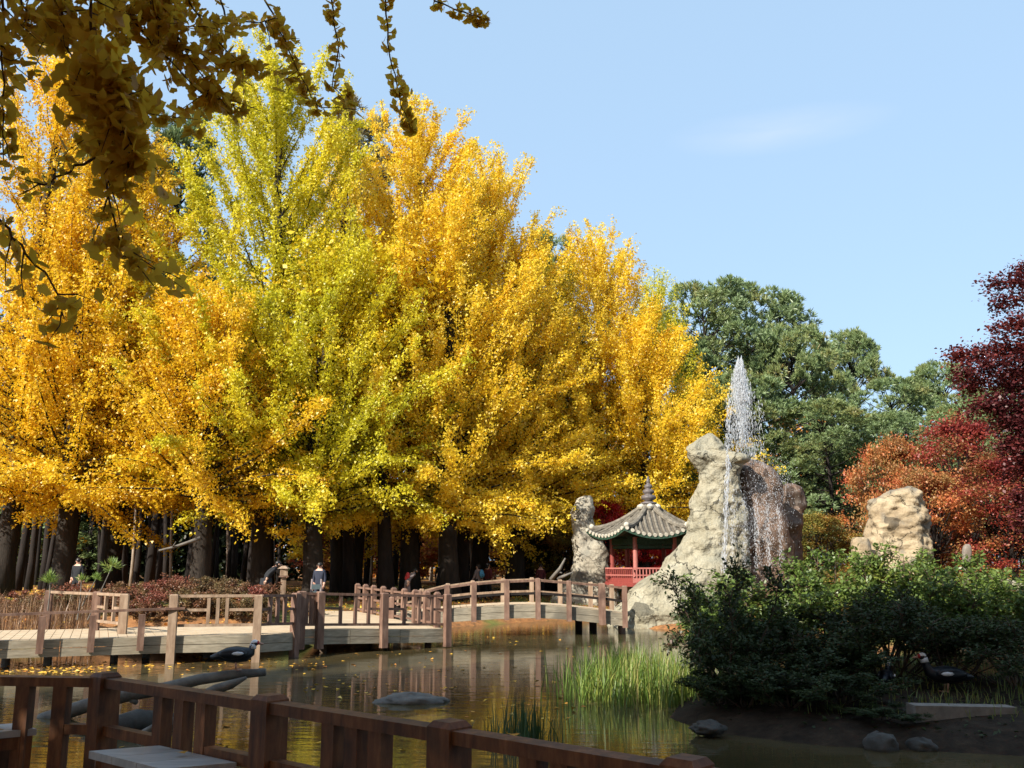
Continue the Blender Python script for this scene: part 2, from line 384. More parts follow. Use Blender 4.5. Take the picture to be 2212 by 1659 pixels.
def ground_mat():
    m, nt, out = new_mat('ground soil and leaves'); N = nt.nodes.new; K = nt.links.new
    tc = N('ShaderNodeTexCoord')
    n1 = N('ShaderNodeTexNoise'); n1.inputs['Scale'].default_value = .22; n1.inputs['Detail'].default_value = 4
    n2 = N('ShaderNodeTexNoise'); n2.inputs['Scale'].default_value = 5; n2.inputs['Detail'].default_value = 8; n2.inputs['Roughness'].default_value = .7
    K(tc.outputs['Object'], n1.inputs['Vector']); K(tc.outputs['Object'], n2.inputs['Vector'])
    r1 = ramp(nt, [(.3,(.10,.062,.034)), (.5,(.26,.12,.05)), (.7,(.40,.20,.075))]); K(n2.outputs[0], r1.inputs[0])
    r2 = ramp(nt, [(.3,(.07,.09,.025)), (.7,(.18,.17,.05))]); K(n2.outputs[0], r2.inputs[0])
    rm = ramp(nt, [(.52,(0,0,0)), (.60,(1,1,1))]); K(n1.outputs[0], rm.inputs[0])
    mx = N('ShaderNodeMixRGB'); K(rm.outputs[0], mx.inputs['Fac']); K(r1.outputs[0], mx.inputs['Color1']); K(r2.outputs[0], mx.inputs['Color2'])
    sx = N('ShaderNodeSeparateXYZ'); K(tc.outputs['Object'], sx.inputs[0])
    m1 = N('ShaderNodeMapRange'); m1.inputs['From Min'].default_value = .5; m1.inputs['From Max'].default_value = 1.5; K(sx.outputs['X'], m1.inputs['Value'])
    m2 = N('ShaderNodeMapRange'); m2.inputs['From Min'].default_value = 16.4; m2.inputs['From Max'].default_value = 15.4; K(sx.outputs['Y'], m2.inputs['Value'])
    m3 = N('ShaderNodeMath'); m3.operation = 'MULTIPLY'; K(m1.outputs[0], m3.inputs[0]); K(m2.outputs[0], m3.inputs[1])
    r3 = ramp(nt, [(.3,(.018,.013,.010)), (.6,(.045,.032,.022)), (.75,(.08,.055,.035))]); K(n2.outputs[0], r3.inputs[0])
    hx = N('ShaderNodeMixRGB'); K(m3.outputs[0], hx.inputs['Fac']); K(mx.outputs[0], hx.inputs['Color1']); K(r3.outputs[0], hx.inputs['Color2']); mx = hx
    p = N('ShaderNodeBsdfPrincipled'); p.inputs['Roughness'].default_value = .95; p.inputs['Specular IOR Level'].default_value = .1
    b = N('ShaderNodeBump'); b.inputs['Strength'].default_value = .7; b.inputs['Distance'].default_value = .05
    K(n2.outputs[0], b.inputs['Height']); K(b.outputs[0], p.inputs['Normal'])
    K(mx.outputs[0], p.inputs['Base Color']); K(p.outputs[0], out.inputs[0]); return m
def water_mat():
    m, nt, out = new_mat('pond water'); N = nt.nodes.new; K = nt.links.new
    tc = N('ShaderNodeTexCoord')
    mp = N('ShaderNodeMapping'); mp.inputs['Scale'].default_value = (.55, 2.4, 1); K(tc.outputs['Object'], mp.inputs[0])
    n1 = N('ShaderNodeTexNoise'); n1.inputs['Scale'].default_value = 1.9; n1.inputs['Detail'].default_value = 3
    n2 = N('ShaderNodeTexNoise'); n2.inputs['Scale'].default_value = 6.5; n2.inputs['Detail'].default_value = 2
    K(mp.outputs[0], n1.inputs['Vector']); K(mp.outputs[0], n2.inputs['Vector'])
    ms = N('ShaderNodeMath'); ms.operation = 'MULTIPLY_ADD'; ms.inputs[1].default_value = .3
    K(n2.outputs[0], ms.inputs[0]); K(n1.outputs[0], ms.inputs[2])
    b = N('ShaderNodeBump'); b.inputs['Strength'].default_value = .22; b.inputs['Distance'].default_value = .02
    K(ms.outputs[0], b.inputs['Height'])
    n3 = N('ShaderNodeTexNoise'); n3.inputs['Scale'].default_value = .35; n3.inputs['Detail'].default_value = 4; K(tc.outputs['Object'], n3.inputs['Vector'])
    r = ramp(nt, [(.3,(.038,.030,.013)), (.7,(.10,.078,.038))]); K(n3.outputs[0], r.inputs[0])
    p = N('ShaderNodeBsdfPrincipled'); p.inputs['Roughness'].default_value = .03; p.inputs['IOR'].default_value = 1.333
    p.inputs['Specular IOR Level'].default_value = .6
    K(r.outputs[0], p.inputs['Base Color']); K(b.outputs[0], p.inputs['Normal']); K(p.outputs[0], out.inputs[0]); return m
def drop_mat():
    m, nt, out = new_mat('water drop'); N = nt.nodes.new; K = nt.links.new
    d = N('ShaderNodeBsdfDiffuse'); d.inputs[0].default_value = (.9,.92,.95,1)
    t = N('ShaderNodeBsdfTranslucent'); t.inputs[0].default_value = (.9,.92,.95,1)
    g = N('ShaderNodeBsdfGlossy'); g.inputs['Roughness'].default_value = .15
    a = N('ShaderNodeMixShader'); a.inputs[0].default_value = .5; K(d.outputs[0], a.inputs[1]); K(t.outputs[0], a.inputs[2])
    c = N('ShaderNodeMixShader'); c.inputs[0].default_value = .3; K(a.outputs[0], c.inputs[1]); K(g.outputs[0], c.inputs[2])
    tp = N('ShaderNodeBsdfTransparent'); e = N('ShaderNodeMixShader'); e.inputs[0].default_value = .1
    K(c.outputs[0], e.inputs[1]); K(tp.outputs[0], e.inputs[2]); K(e.outputs[0], out.inputs[0]); return m
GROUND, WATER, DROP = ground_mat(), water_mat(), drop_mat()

# ------------------------------------------------------------------ ground and water
POND = np.array([(-60,-1.5),(-60,23.4),(-16,23.6),(-10.5,24.2),(-7.2,24.6),(-5.6,25.5),(-4.8,29),(-3.2,33),(1.5,38.5),(4.6,41.5),(5.2,39.0),
                 (4.6,35.5),(4.4,33.5),(7.5,32.4),(9.2,29),(9.0,24),(7.4,20),(4.8,17.6),(3.0,15.6),(2.45,13.7),(2.75,12.7),(3.7,11.9),(6,11.2),(12,9.6),(30,7.5),(30,-1.5)], float)
def pond_dist(X, Y):
    """signed distance to the shore, positive on land."""
    P = np.stack([X.ravel(), Y.ravel()], 1); best = np.full(len(P), 1e9); ins = np.zeros(len(P), bool)
    for a, b in zip(POND, np.roll(POND, -1, 0)):
        ab = b-a; t = np.clip(((P-a)@ab)/(ab@ab), 0, 1)[:, None]
        best = np.minimum(best, np.linalg.norm(P-(a+t*ab), axis=1))
        c = (a[1] > P[:,1]) != (b[1] > P[:,1])
        with np.errstate(divide='ignore', invalid='ignore'):
            xx = a[0] + (P[:,1]-a[1])*(b[0]-a[0])/(b[1]-a[1])
        ins ^= c & (P[:,0] < xx)
    return np.where(ins, -best, best).reshape(X.shape)
def ground_z(X, Y):
    X = np.asarray(X, float); Y = np.asarray(Y, float)
    d = pond_dist(X, Y)
    land = .12 + .33*(1-np.exp(-np.maximum(d,0)/.9)) + .40*np.clip(d/14, 0, 1)
    bed = .12 + np.clip(d, -1.6, 0)*.45
    z = np.where(d > 0, land, bed)
    mound = .78*np.exp(-(((X+8.8)/3.2)**2 + ((Y-28)/2.6)**2)) + .25*np.exp(-(((X+15)/4)**2 + ((Y-29)/3)**2))
    z = z + np.where(d > 0, mound, 0)
    z = z + .035*np.sin(X*1.7+np.sin(Y*1.1))*np.cos(Y*1.9+.7*np.sin(X*.9))*(d > .3)
    right = np.clip((X-1)/2, 0, 1)*np.clip((20-Y)/4, 0, 1)
    z = z - right*np.where(d > 0, np.clip(d/2,0,1)*.18, 0)
    return z
def gz(x, y): return float(ground_z(np.array([x]), np.array([y]))[0])
gx = np.concatenate([[-900,-500,-300,-200,-140,-100,-80], np.arange(-62,-24,1.6), np.arange(-24,24,.36), np.arange(24,64,1.6), [80,100,140,200,300,500,900]])
gy = np.concatenate([[-300,-120,-60,-30,-15,-8], np.arange(-4,8,.8), np.arange(8,46,.36), np.arange(46,100,1.5), [110,130,160,220,320,500,900,1500]])
GX, GY = np.meshgrid(gx, gy)
GZ = ground_z(GX, GY)
nx, ny = len(gx), len(gy)
gv = np.stack([GX.ravel(), GY.ravel(), GZ.ravel()], 1)
ii = (np.arange(ny-1)[:, None]*nx + np.arange(nx-1)[None, :]).ravel()
gme = bpy.data.meshes.new('ground')
gme.from_pydata(gv.tolist(), [], np.stack([ii, ii+1, ii+nx+1, ii+nx], 1).tolist())
gme.polygons.foreach_set('use_smooth', [True]*len(gme.polygons))
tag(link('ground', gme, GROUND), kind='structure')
tag(MB().add([(-75,-12,0),(45,-12,0),(45,48,0),(-75,48,0)], [(0,1,2,3)]).build('water', WATER), kind='structure')

# ------------------------------------------------------------------ plants: builders
def path_pts(p, d, L, n, bend, rng, wob=.08):
    pts = [np.array(p, float)]; d = unit(d)
    for _ in range(n):
        d = unit(d + np.array(bend)/n + rng.normal(0, wob, 3)); pts.append(pts[-1] + d*L/n)
    return pts
def along(pts, s):
    k = s*(len(pts)-1); i = min(int(k), len(pts)-2); f = k-i
    return pts[i]*(1-f)+pts[i+1]*f, unit(pts[i+1]-pts[i])

def ginkgo_meshes(seed, H, R, zb, nleaf, leaf=.108, r0=.42, nb=120, spread=1.0, keep=None):
    rng = np.random.default_rng(seed)
    wood = MB()
    lean = rng.normal(0, .012, 2)
    axis = [np.array([lean[0]*z + .12*math.sin(z*.5+seed), lean[1]*z + .12*math.cos(z*.43+seed), z]) for z in np.linspace(-.3, H*.985, 14)]
    rads = [r0*1.35 if i == 0 else r0*(1-i/14.0)**.8 + .02 for i in range(14)]
    wood.tube(axis, rads, 10)
    S, E = [], []
    for i in range(nb):
        t = (i+rng.random())/nb
        h = zb + (H-zb)*.96*t**1.45
        c = along(axis, min(1, max(0, (h+.3)/(H*.985+.3))))[0]
        az = i*2.39996 + rng.normal(0, .35)
        prof = (1-((h-zb)/(H-zb)))**.57*(.80+.20*min(1, t/.10))
        Lb = spread*R*prof*rng.uniform(.72, 1.16) + .5
        el = R_(2 + 56*t**.8 + rng.normal(0, 7))
        bend = (0, 0, -.30 + rng.normal(0,.12)) if t < .16 else (0, 0, .30 + .5*t)
        if t < .1: el = R_(rng.uniform(4, 20)); Lb = min(Lb, 6.6)*rng.uniform(.75, 1)
        d = (math.cos(az)*math.cos(el), math.sin(az)*math.cos(el), math.sin(el))
        pts = path_pts(c, d, Lb/max(.5, math.cos(el)**.5), 7, bend, rng, .07)
        if keep is not None:
            kk = keep(np.array(pts)); nk = len(pts) if kk.all() else int(np.argmin(kk)); pts = pts[:max(0, nk)]
            if len(pts) < 3: continue
            Lb *= len(pts)/8
        S += pts[1:-1]*2; E += pts[2:]*2
        wood.tube(pts, [max(.010, r0*.17*(1-t*.7)*(1-k/7.6)) for k in range(len(pts))], 5, cap=False)
        ns = int(7 + Lb*5.0)
        for _ in range(ns):
            s = rng.uniform(.08, 1.0)**.8
            p, tg = along(pts, s)
            q = rng.normal(0, 1, 3); q -= tg*np.dot(q, tg)
            dd = unit(tg*.95 + unit(q)*rng.uniform(.4, 1.0) + np.array([0,0,.22 if t > .15 else -.2]))
            l = rng.uniform(.45, 1.25)*(1.15-.45*s)
            S.append(p); E.append(p + dd*l)
    for _ in range(40):
        z = rng.uniform(.8, 1.0)
        p = along(axis, z)[0]; a = rng.uniform(0, 6.28); l = rng.uniform(.4, .9)
        S.append(p); E.append(p + np.array([math.cos(a)*.35, math.sin(a)*.35, .9])*l)
    S, E = np.array(S), np.array(E)
    w = np.linalg.norm(E-S, axis=1); idx = rng.choice(len(S), nleaf, p=w/w.sum())
    u = rng.random(nleaf)[:, None]
    dv = nrm(E-S)[idx]
    off = rng.normal(0, 1, (nleaf, 3)); off -= dv*np.sum(off*dv, 1, keepdims=True); off = nrm(off)*rng.gamma(2.0, .055, (nleaf, 1))
    P = S[idx] + (E-S)[idx]*u + off
    P[:, 2] -= .10*u[:, 0]**2
    V = leaf_quads(rng, P, nrm(off)*.9 + np.array([0,0,.5]), np.full(nleaf, leaf), .5, True, .75)[:, (0, 1, 3)]
    grp = rng.random(len(S))
    tint = np.clip(.5*grp[idx] + .5*rng.random(nleaf), 0, 1)
    if keep is not None:
        k_ = keep(P); V, tint = V[k_], tint[k_]
    return wood.mesh('trunk', smooth=True), quad_mesh('crown', V, tint, 3)

def pine_meshes(seed, H, R, zb, ncl=85, ntuft=26, blade=.36, r0=.26, topr=.35):
    rng = np.random.default_rng(seed)
    wood = MB(); axis = [np.array([.15*math.sin(z*.4+seed), .15*math.cos(z*.37), z]) for z in np.linspace(-.3, H*.95, 9)]
    wood.tube(axis, [r0*(1-i/9.4) for i in range(9)], 8)
    T, D, G = [], [], []
    for c in range(ncl):
        t = rng.random()**.85
        rad = R*math.sqrt(max(.03, 1-((t-.32)/(.70))**2)) if t > .32 else R*(.72+.28*t/.32)
        rad = max(rad, topr*(1-t)+.15)
        az = c*2.39996 + rng.normal(0, .3); rr = rad*rng.uniform(.62, 1.06)
        z = zb + (H-zb)*t
        cc = np.array([math.cos(az)*rr, math.sin(az)*rr, z])
        a0 = along(axis, min(.98, max(0.02, (z-.8)/H)))[0]
        wood.tube([a0, (a0+cc)/2+np.array([0,0,-.1]), cc], [.055, .04, .015], 4, cap=False)
        cr = rng.uniform(.75, 1.25)*R/4.2
        g = rng.random()
        q = nrm(rng.normal(0, 1, (ntuft, 3)) + np.array([math.cos(az)*.5, math.sin(az)*.5, .75]))
        p = cc + q*np.array([cr, cr, cr*.72])*rng.uniform(.55, 1.0, (ntuft, 1))
        T.append(p); D.append(nrm(q*.6 + np.array([0,0,.75]) + rng.normal(0, .25, (ntuft, 3)))); G.append(np.full(ntuft, g))
    T, D, G = np.concatenate(T), np.concatenate(D), np.concatenate(G)
    nb = 17; n = len(T)
    P = np.repeat(T, nb, 0); A = np.repeat(D, nb, 0); g = np.repeat(G, nb)
    d = nrm(A*.85 + rng.normal(0, .52, P.shape)); s = nrm(np.cross(d, rng.normal(0, 1, P.shape)))
    Lb = (blade*rng.uniform(.7, 1.25, len(P)))[:, None]; w = .030
    V = np.stack([P - d*.05, P + d*Lb*.55 + s*w, P + d*Lb, P + d*Lb*.55 - s*w], 1)
    return wood.mesh('trunk', smooth=True), quad_mesh('crown', V, np.clip(.55*g + .45*rng.random(len(P)), 0, 1))

def maple_meshes(seed, H, R, zb, nleaf, leaf=.11, r0=.13, npad=55, flat=.22, multi=3):
    rng = np.random.default_rng(seed); wood = MB(); tips = []
    for m in range(multi):
        a = 6.28*m/multi + rng.normal(0,.3)
        pts = path_pts((0,0,-.2), (math.cos(a)*.35, math.sin(a)*.35, 1), H*.62, 6, (0,0,.1), rng, .1)
        wood.tube(pts, [r0*(1-k/7.5) for k in range(7)], 7)
        for _ in range(npad//multi):
            p, tg = along(pts, rng.uniform(.35, 1))
            az = rng.uniform(0, 6.28); t = rng.random()**.8
            rr = R*math.sqrt(max(.05, 1-(t*1.0)**2))*rng.uniform(.40, 1.22)
            c = np.array([math.cos(az)*rr, math.sin(az)*rr, zb + (H-zb)*t])
            mid = (p+c)/2 + np.array([0,0,.25])
            wood.tube([p, mid, c], [.045, .028, .008], 4, cap=False)
            tips.append(c)
    tips = np.array(tips); k = rng.integers(0, len(tips), nleaf)
    pr = rng.uniform(.45, 1.0, len(tips))*R/3.2; grp = rng.random(len(tips))
    off = rng.normal(0, .55, (nleaf, 3))*pr[k][:, None]; off[:, 2] *= flat/.55
    P = tips[k] + off; P[:, 2] -= .25*np.sum(off[:, :2]**2, 1)
    V = leaf_quads(rng, P, np.tile([0, 0, 1.1], (nleaf, 1)), np.full(nleaf, leaf), .55, False, .55)
    return wood.mesh('trunk', smooth=True), quad_mesh('crown', V, np.clip(.55*grp[k]+.45*rng.random(nleaf), 0, 1))

def shrub_meshes(seed, H, R, nleaf, leaf=.06, stems=10, zlow=.3, wid=.42, r0=.022, dirx=0.0):
    rng = np.random.default_rng(seed); wood = MB(); S, E = [], []
    for m in range(stems):
        a = m*2.39996 + rng.normal(0,.3); q = math.sqrt((m+.5)/stems)
        d = np.array([math.cos(a)*q*R*.95 + dirx*rng.random(), math.sin(a)*q*R*.95, H*math.sqrt(max(.06, 1-.75*q*q))*rng.uniform(.82,1.08)])
        pts = path_pts((math.cos(a)*.12*R*q, math.sin(a)*.12*R*q, -.1), d, np.linalg.norm(d), 6, (-d[0]*.05/R, -d[1]*.05/R, -.15), rng, .10)
        wood.tube(pts, [r0*(1-k/7.2) for k in range(7)], 5, cap=False)
        for _ in range(int(9+H*7)):
            s = rng.uniform(zlow, 1.0); p, tg = along(pts, s)
            qv = rng.normal(0, 1, 3); qv -= tg*np.dot(qv, tg)
            l = rng.uniform(.25, .62)*H*.36*(1.2-.4*s)
            e = p + unit(tg*.7+unit(qv)*.9+np.array([0,0,.15]))*l
            wood.tube([p, (p+e)/2, e], [r0*.45, r0*.3, r0*.12], 3, cap=False)
            S.append(p); E.append(e)
    S, E = np.array(S), np.array(E)
    w = np.linalg.norm(E-S, axis=1); idx = rng.choice(len(S), nleaf, p=w/w.sum()); u = rng.random(nleaf)[:, None]**.7
    dv = nrm(E-S)[idx]; off = rng.normal(0, 1, (nleaf, 3)); off -= dv*np.sum(off*dv, 1, keepdims=True); off = nrm(off)
    P = S[idx]+(E-S)[idx]*u + off*rng.gamma(1.5, leaf*.35, (nleaf, 1))
    V = leaf_quads(rng, P, off*.3+np.array([0,0,.9]), np.full(nleaf, leaf), wid, False, .6, dirs=off+dv*.6)
    grp = rng.random(len(S))
    return wood.mesh('stems', smooth=True), quad_mesh('foliage', V, np.clip(.5*grp[idx]+.5*rng.random(nleaf), 0, 1))

def plant(name, label, cat, loc, meshes, mats, group=None, rz=0, s=1, sz=None, parts=('trunk', 'crown')):
    t = empty(name, loc, label, cat, group, rz, s)
    if sz: t.scale = (s, s, sz)
    for nm, me, mt in zip(parts, meshes, mats):
        o = bpy.data.objects.new(nm, me); COL.objects.link(o); o.parent = t
        if not len(me.materials): me.materials.append(mt)
        elif me.materials[0] != mt:
            o.material_slots[0].link = 'OBJECT'; o.material_slots[0].material = mt
    return t
def top_h(px, py, Y): return at(px, py, Y)[2]

# ------------------------------------------------------------------ the ginkgo row
# px, top py, distance, radius, crown base above ground, leaves, material, label
GINK = [
 (10, 70, 38, 6.8, 3.8, 100000, AMBER, 'tall amber ginkgo at the left edge of the row, spire top against the sky'),
 (235, 285, 41, 6.6, 3.9, 80000, AMBER, 'amber ginkgo half hidden behind the dark hanging branches'),
 (425, 640, 37, 5.0, 3.8, 60000, AMBER, 'shorter amber ginkgo with a thick trunk above the azalea mound'),
 (560, 135, 40, 8.4, 4.3, 175000, LIME, 'tallest ginkgo of the row, greenish yellow and broad at its base'),
 (735, 300, 47, 6.4, 4.0, 48000, MIXED, 'yellow ginkgo just right of the tall greenish one, top below both neighbours'),
 (890, 225, 43.5, 8.2, 3.2, 165000, GOLD, 'bright golden ginkgo with several pointed spires near the middle of the photo'),
 (1040, 330, 47.5, 7.6, 3.3, 120000, GOLD, 'golden ginkgo whose right side steps down against open sky'),
 (1190, 535, 52, 6.2, 3.8, 50000, MIXED, 'mid-height yellow ginkgo with a dark conifer branch beside it'),
 (1305, 530, 51, 7.6, 4.0, 130000, GOLD, 'golden ginkgo with one sharp leader, reaching right towards the fountain rock'),
 (1432, 600, 57, 5.6, 3.6, 45000, LIME, 'lime yellow ginkgo at the right end of the row beside the dark pines'),
 (675, 520, 39, 6.6, 3.6, 85000, LIME, 'lime ginkgo standing just before and right of the tall greenish one'),
 (975, 430, 42.5, 6.6, 3.4, 85000, GOLD, 'lower golden ginkgo in front of the spired one, over the people in black'),
 (1120, 500, 47, 6.2, 3.6, 75000, GOLD, 'golden ginkgo drooping low above the arched bridge'),
 (1390, 690, 49, 5.6, 4.0, 70000, GOLD, 'low golden ginkgo whose boughs reach right behind the pavilion roof'),
 (130, 480, 38, 6.2, 3.8, 75000, AMBER, 'amber ginkgo between the left edge and the thick trunk'),
]
for k, (px, py, Y, R, zb, nl, mt, lab) in enumerate(GINK):
    x = xat(px, Y); g = gz(x, Y)
    plant('ginkgo_tree', lab, 'tree', (x, Y, g), ginkgo_meshes(11+k, top_h(px, py+62*42/Y, Y)-g, R, zb, nl, r0=.44 if Y < 48 else .36), (BARK, mt))

# ------------------------------------------------------------------ pines on the right, conifers behind the row
pine_a = pine_meshes(3, 20, 4.6, 3.5, 120, 27); pine_b = pine_meshes(4, 17, 4.9, 2.0, 130, 27); pine_c = pine_meshes(8, 16, 4.2, 2.5, 105, 26)
PINES = [
 (1545, 612, 62, pine_a, 'tall dark pine with a round top, first of the pines beside the ginkgos', 1.05),
 (1640, 650, 67, pine_b, 'broad pine whose right shoulder drops steeply, second from the ginkgos', 1.15),
 (1735, 725, 60, pine_c, 'pine with one stray branch poking out, behind the fountain jet', .8),
 (1862, 735, 72, pine_c, 'pine with a separate rounded dome rising above its neighbours', .85),
 (1800, 880, 54, pine_b, 'low spreading green pine just right of the fountain rock', 1.05),
 (1950, 838, 66, pine_b, 'green pine in the dip between two domed pines', 1.0),
 (2062, 800, 74, pine_c, 'far small domed pine behind the crimson maple', .9),
 (1980, 900, 56, pine_b, 'low pine closing the gap above the orange maple', 1.0),
 (2110, 890, 60, pine_b, 'low pine behind the crimson maple', 1.0),
 (2190, 850, 68, pine_a, 'pine at the right edge hidden behind the maples', 1.0),
 (1620, 820, 55, pine_c, 'dark low pine between the golden ginkgo and the fountain jet', 1.0),
]
for k, (px, py, Y, ms, lab, wf) in enumerate(PINES):
    x = xat(px, Y); g = gz(x, Y); h = top_h(px, py, Y)-g
    H0 = {id(pine_a): 20, id(pine_b): 17, id(pine_c): 16}[id(ms)]
    plant('pine_tree', lab, 'tree', (x, Y, g), ms, (DBARK, PINE), rz=k*1.7+.3, s=wf*(.55+.45*h/H0), sz=h/H0*1.0)
con = pine_meshes(21, 24, 2.6, 5, 90, 22, .45, topr=.3)
for px, py, Y, mt, lab in ((745, 240, 58, DRYPINE, 'faded brownish larch rising between two ginkgo tops'), (120, 165, 56, PINE, 'dark green conifer showing through at the upper left'),
                           (1190, 505, 58, PINE, 'dark conifer peeping out at the right edge of the golden ginkgos'), (330, 250, 60, PINE, 'dark conifer behind the hanging ginkgo branches'),
                           (1000, 400, 62, PINE, 'dark conifer behind the golden spires')):
    x = xat(px, Y); g = gz(x, Y); h = top_h(px, py, Y)-g
    plant('conifer_tree', lab, 'tree', (x, Y, g), con, (DBARK, mt), rz=px*.01, s=.9*h/24, sz=h/24)

# ------------------------------------------------------------------ maples
mp_a = maple_meshes(31, 5.2, 2.9, 1.2, 22000, .12, .10, 66); mp_b = maple_meshes(32, 5.6, 3.0, 1.0, 22000, .12, .10, 66)
MAPLES = [
 (1945, 945, 41, mp_a, ORNG, .62, 'orange and salmon maple behind the tan boulder'),
 (2095, 925, 40, mp_b, CRIM, .85, 'crimson maple to the right of the tan boulder'),
 (2010, 1010, 37, mp_a, ORNG, .62, 'mottled orange maple with ochre patches above the upright stone'),
 (2185, 1000, 36, mp_b, CRIM, .75, 'dull red maple under the dark purple one at the right edge'),
 (1770, 1120, 42, mp_b, OSHRUB, .62, 'small rusty maple between the brown rock and the tan boulder'),
 (1310, 1072, 47, mp_a, REDM, .42, 'bright scarlet maple showing above the pavilion roof'),
 (1215, 1110, 48, mp_b, OSHRUB, .5, 'dull red and green maple left of the grey rock spire'),
 (1395, 1165, 50, mp_a, REDM, .6, 'scarlet maple seen through the pavilion columns'),
 (1465, 1070, 55, mp_b, OSHRUB, 1.0,
  'brownish maple behind the pavilion finial'),
 (1175, 1150, 50, mp_a, DSHRUB, .8, 'dark evergreen left of the grey rock spire'),
 (1500, 1040, 57, mp_b, DSHRUB, .8, 'dark bushy tree in the gap between the pavilion and the cream rock'),
]
for k, (px, py, Y, ms, mt, s, lab) in enumerate(MAPLES):
    x = xat(px, Y); g = gz(x, Y); h = top_h(px, py, Y)-g
    plant('maple_tree', lab, 'tree', (x, Y, g), ms, (DBARK, mt), rz=k*2.1, s=s*1.15, sz=h/5.4)
def bough_maple(seed, base, boughs, nleaf, leaf):
    rng = np.random.default_rng(seed); wood = MB(); S, E, Wd = [], [], []; b0 = np.array(base)
    fork = np.array([0, 0, 1.6]); wood.tube([(0,0,-.3), (.05,0,.8), fork, (.1,.2,4.0), (0,.1,7.4)], [.17,.14,.12,.08,.03], 9)
    for pts, w in boughs:
        P = [at(px, py, Y)-b0 for px, py, Y in pts]; st = np.array([.05, .1, max(1.2, P[0][2]-.9)])
        wood.tube([st, (st+P[0])/2+np.array([0,0,.1])]+P, [.05, .035]+[.02-.013*i/len(P) for i in range(len(P))], 5, cap=False)
        fine = [P[i]+(P[i+1]-P[i])*f for i in range(len(P)-1) for f in (0,.25,.5,.75)]+[P[-1]]
        for i, (a, b) in enumerate(zip(fine[:-1], fine[1:])):
            taper = 1-.65*i/len(fine)
            for _ in range(4):
                d = rng.normal(0, 1, 3)*np.array([1, 1, .62]); e = a+(b-a)*rng.random()+unit(d)*w*taper*rng.uniform(.5,1.3); e[2] -= .05
                wood.tube([a, (a+e)/2+(0,0,.03), e], [.010, .007, .003], 3, cap=False); S.append(a); E.append(e)
    S, E = np.array(S), np.array(E); wl = np.linalg.norm(E-S, axis=1); idx = rng.choice(len(S), nleaf, p=wl/wl.sum()); u = rng.random((nleaf, 1))**.6
    P = S[idx]+(E-S)[idx]*u+rng.normal(0, 1, (nleaf, 3))*np.array([.11,.11,.11]); grp = rng.random(len(S))
    return wood.mesh('trunk', smooth=True), quad_mesh('crown', leaf_quads(rng, P, np.tile([0,0,1.0],(nleaf,1)), np.full(nleaf, leaf), .6, False, .5), np.clip(.5*grp[idx]+.5*rng.random(nleaf),0,1))
mb_ = (xat(2400, 22), 22.0, gz(xat(2400, 22), 22.0))
BOUGHS = [([(2320,600,21),(2230,605,20.6),(2140,612,20.3)], .30), ([(2310,660,22),(2220,640,22),(2135,662,22)], .26), ([(2320,700,21),(2230,690,20.5),(2137,712,20.2)], .36),
          ([(2330,740,22),(2230,745,21.5),(2130,760,21),(2050,776,20.7)], .42), ([(2330,780,21),(2240,770,20.4),(2140,790,20.2),(2075,800,20)], .42), ([(2330,800,23),(2230,800,23),(2150,815,22.6)], .5),
          ([(2330,850,22),(2230,835,21.5),(2130,826,21),(2075,836,20.8)], .34), ([(2330,880,21),(2230,870,20.5),(2150,868,20.2),(2100,880,20)], .46), ([(2330,920,22),(2240,910,22),(2150,905,21.6)], .55),
          ([(2330,960,21),(2240,950,20.4),(2160,960,20)], .55), ([(2340,1000,22),(2250,1000,21.5),(2175,1010,21)], .6), ([(2330,560,22),(2250,570,22),(2190,590,22)], .3), ([(2340,1050,21),(2260,1060,20.6),(2190,1070,20.2)], .5),
          ([(2400,520,22),(2330,540,21.6),(2260,565,21)], .4), ([(2420,640,20.5),(2380,700,20),(2330,760,19.6)], .6), ([(2440,760,20.5),(2400,840,20),(2340,900,19.6)], .7),
          ([(2330,810,21),(2260,815,20.6),(2190,835,20.3)], .6), ([(2330,900,20.5),(2260,895,20.2),(2185,915,20)], .7), ([(2330,940,20.2),(2265,960,20),(2195,985,19.8)], .7), ([(2330,730,20.5),(2270,735,20.2),(2210,750,20)], .6), ([(2340,1090,20.5),(2270,1100,20.2),(2205,1120,20)], .6)]
plant('maple_tree', 'dark purple maple with layered boughs entering from the right edge', 'tree', mb_, bough_maple(36, mb_, BOUGHS, 62000, .08), (DBARK, DARKM))

# ------------------------------------------------------------------ the wood behind the ginkgos
rngw = np.random.default_rng(77)
def wood_tree(seed, H, r0, nleaf):
    rng = np.random.default_rng(seed); wood = MB()
    axis = [np.array([.2*math.sin(z*.3+seed), .2*math.cos(z*.25+seed*2)-.2, z]) for z in np.linspace(-.3, H, 9)]
    wood.tube(axis, [r0*1.25]+[r0*(1-i/10.5) for i in range(1, 9)], 8)
    tips = []
    for k in range(16):
        p, _ = along(axis, rng.uniform(.5, 1)); a = k*2.4; l = rng.uniform(1.0, 2.4)
        e = p + np.array([math.cos(a)*l, math.sin(a)*l, rng.uniform(.1, 1.0)]); wood.tube([p, (p+e)/2, e], [.06, .04, .012], 4, cap=False); tips.append(e)
    tips = np.array(tips); j = rng.integers(0, 16, nleaf)
    P = tips[j] + rng.normal(0, .7, (nleaf, 3))*np.array([1, 1, .55])
    return wood.mesh('trunk', smooth=True), quad_mesh('crown', leaf_quads(rng, P, np.tile([0,0,.8], (nleaf,1)), np.full(nleaf,.30), .5, False), rng.random(nleaf))
wt = [wood_tree(s, 15, r, 1500) for s, r in ((1,.20),(2,.15),(3,.24),(4,.17))]
wp = [wood_tree(s, 14, r, 900) for s, r in ((5,.12),(6,.10))]
GW, GP = 'dark trunks in the wood behind the ginkgos', 'pale slender trunks in the wood behind the ginkgos'
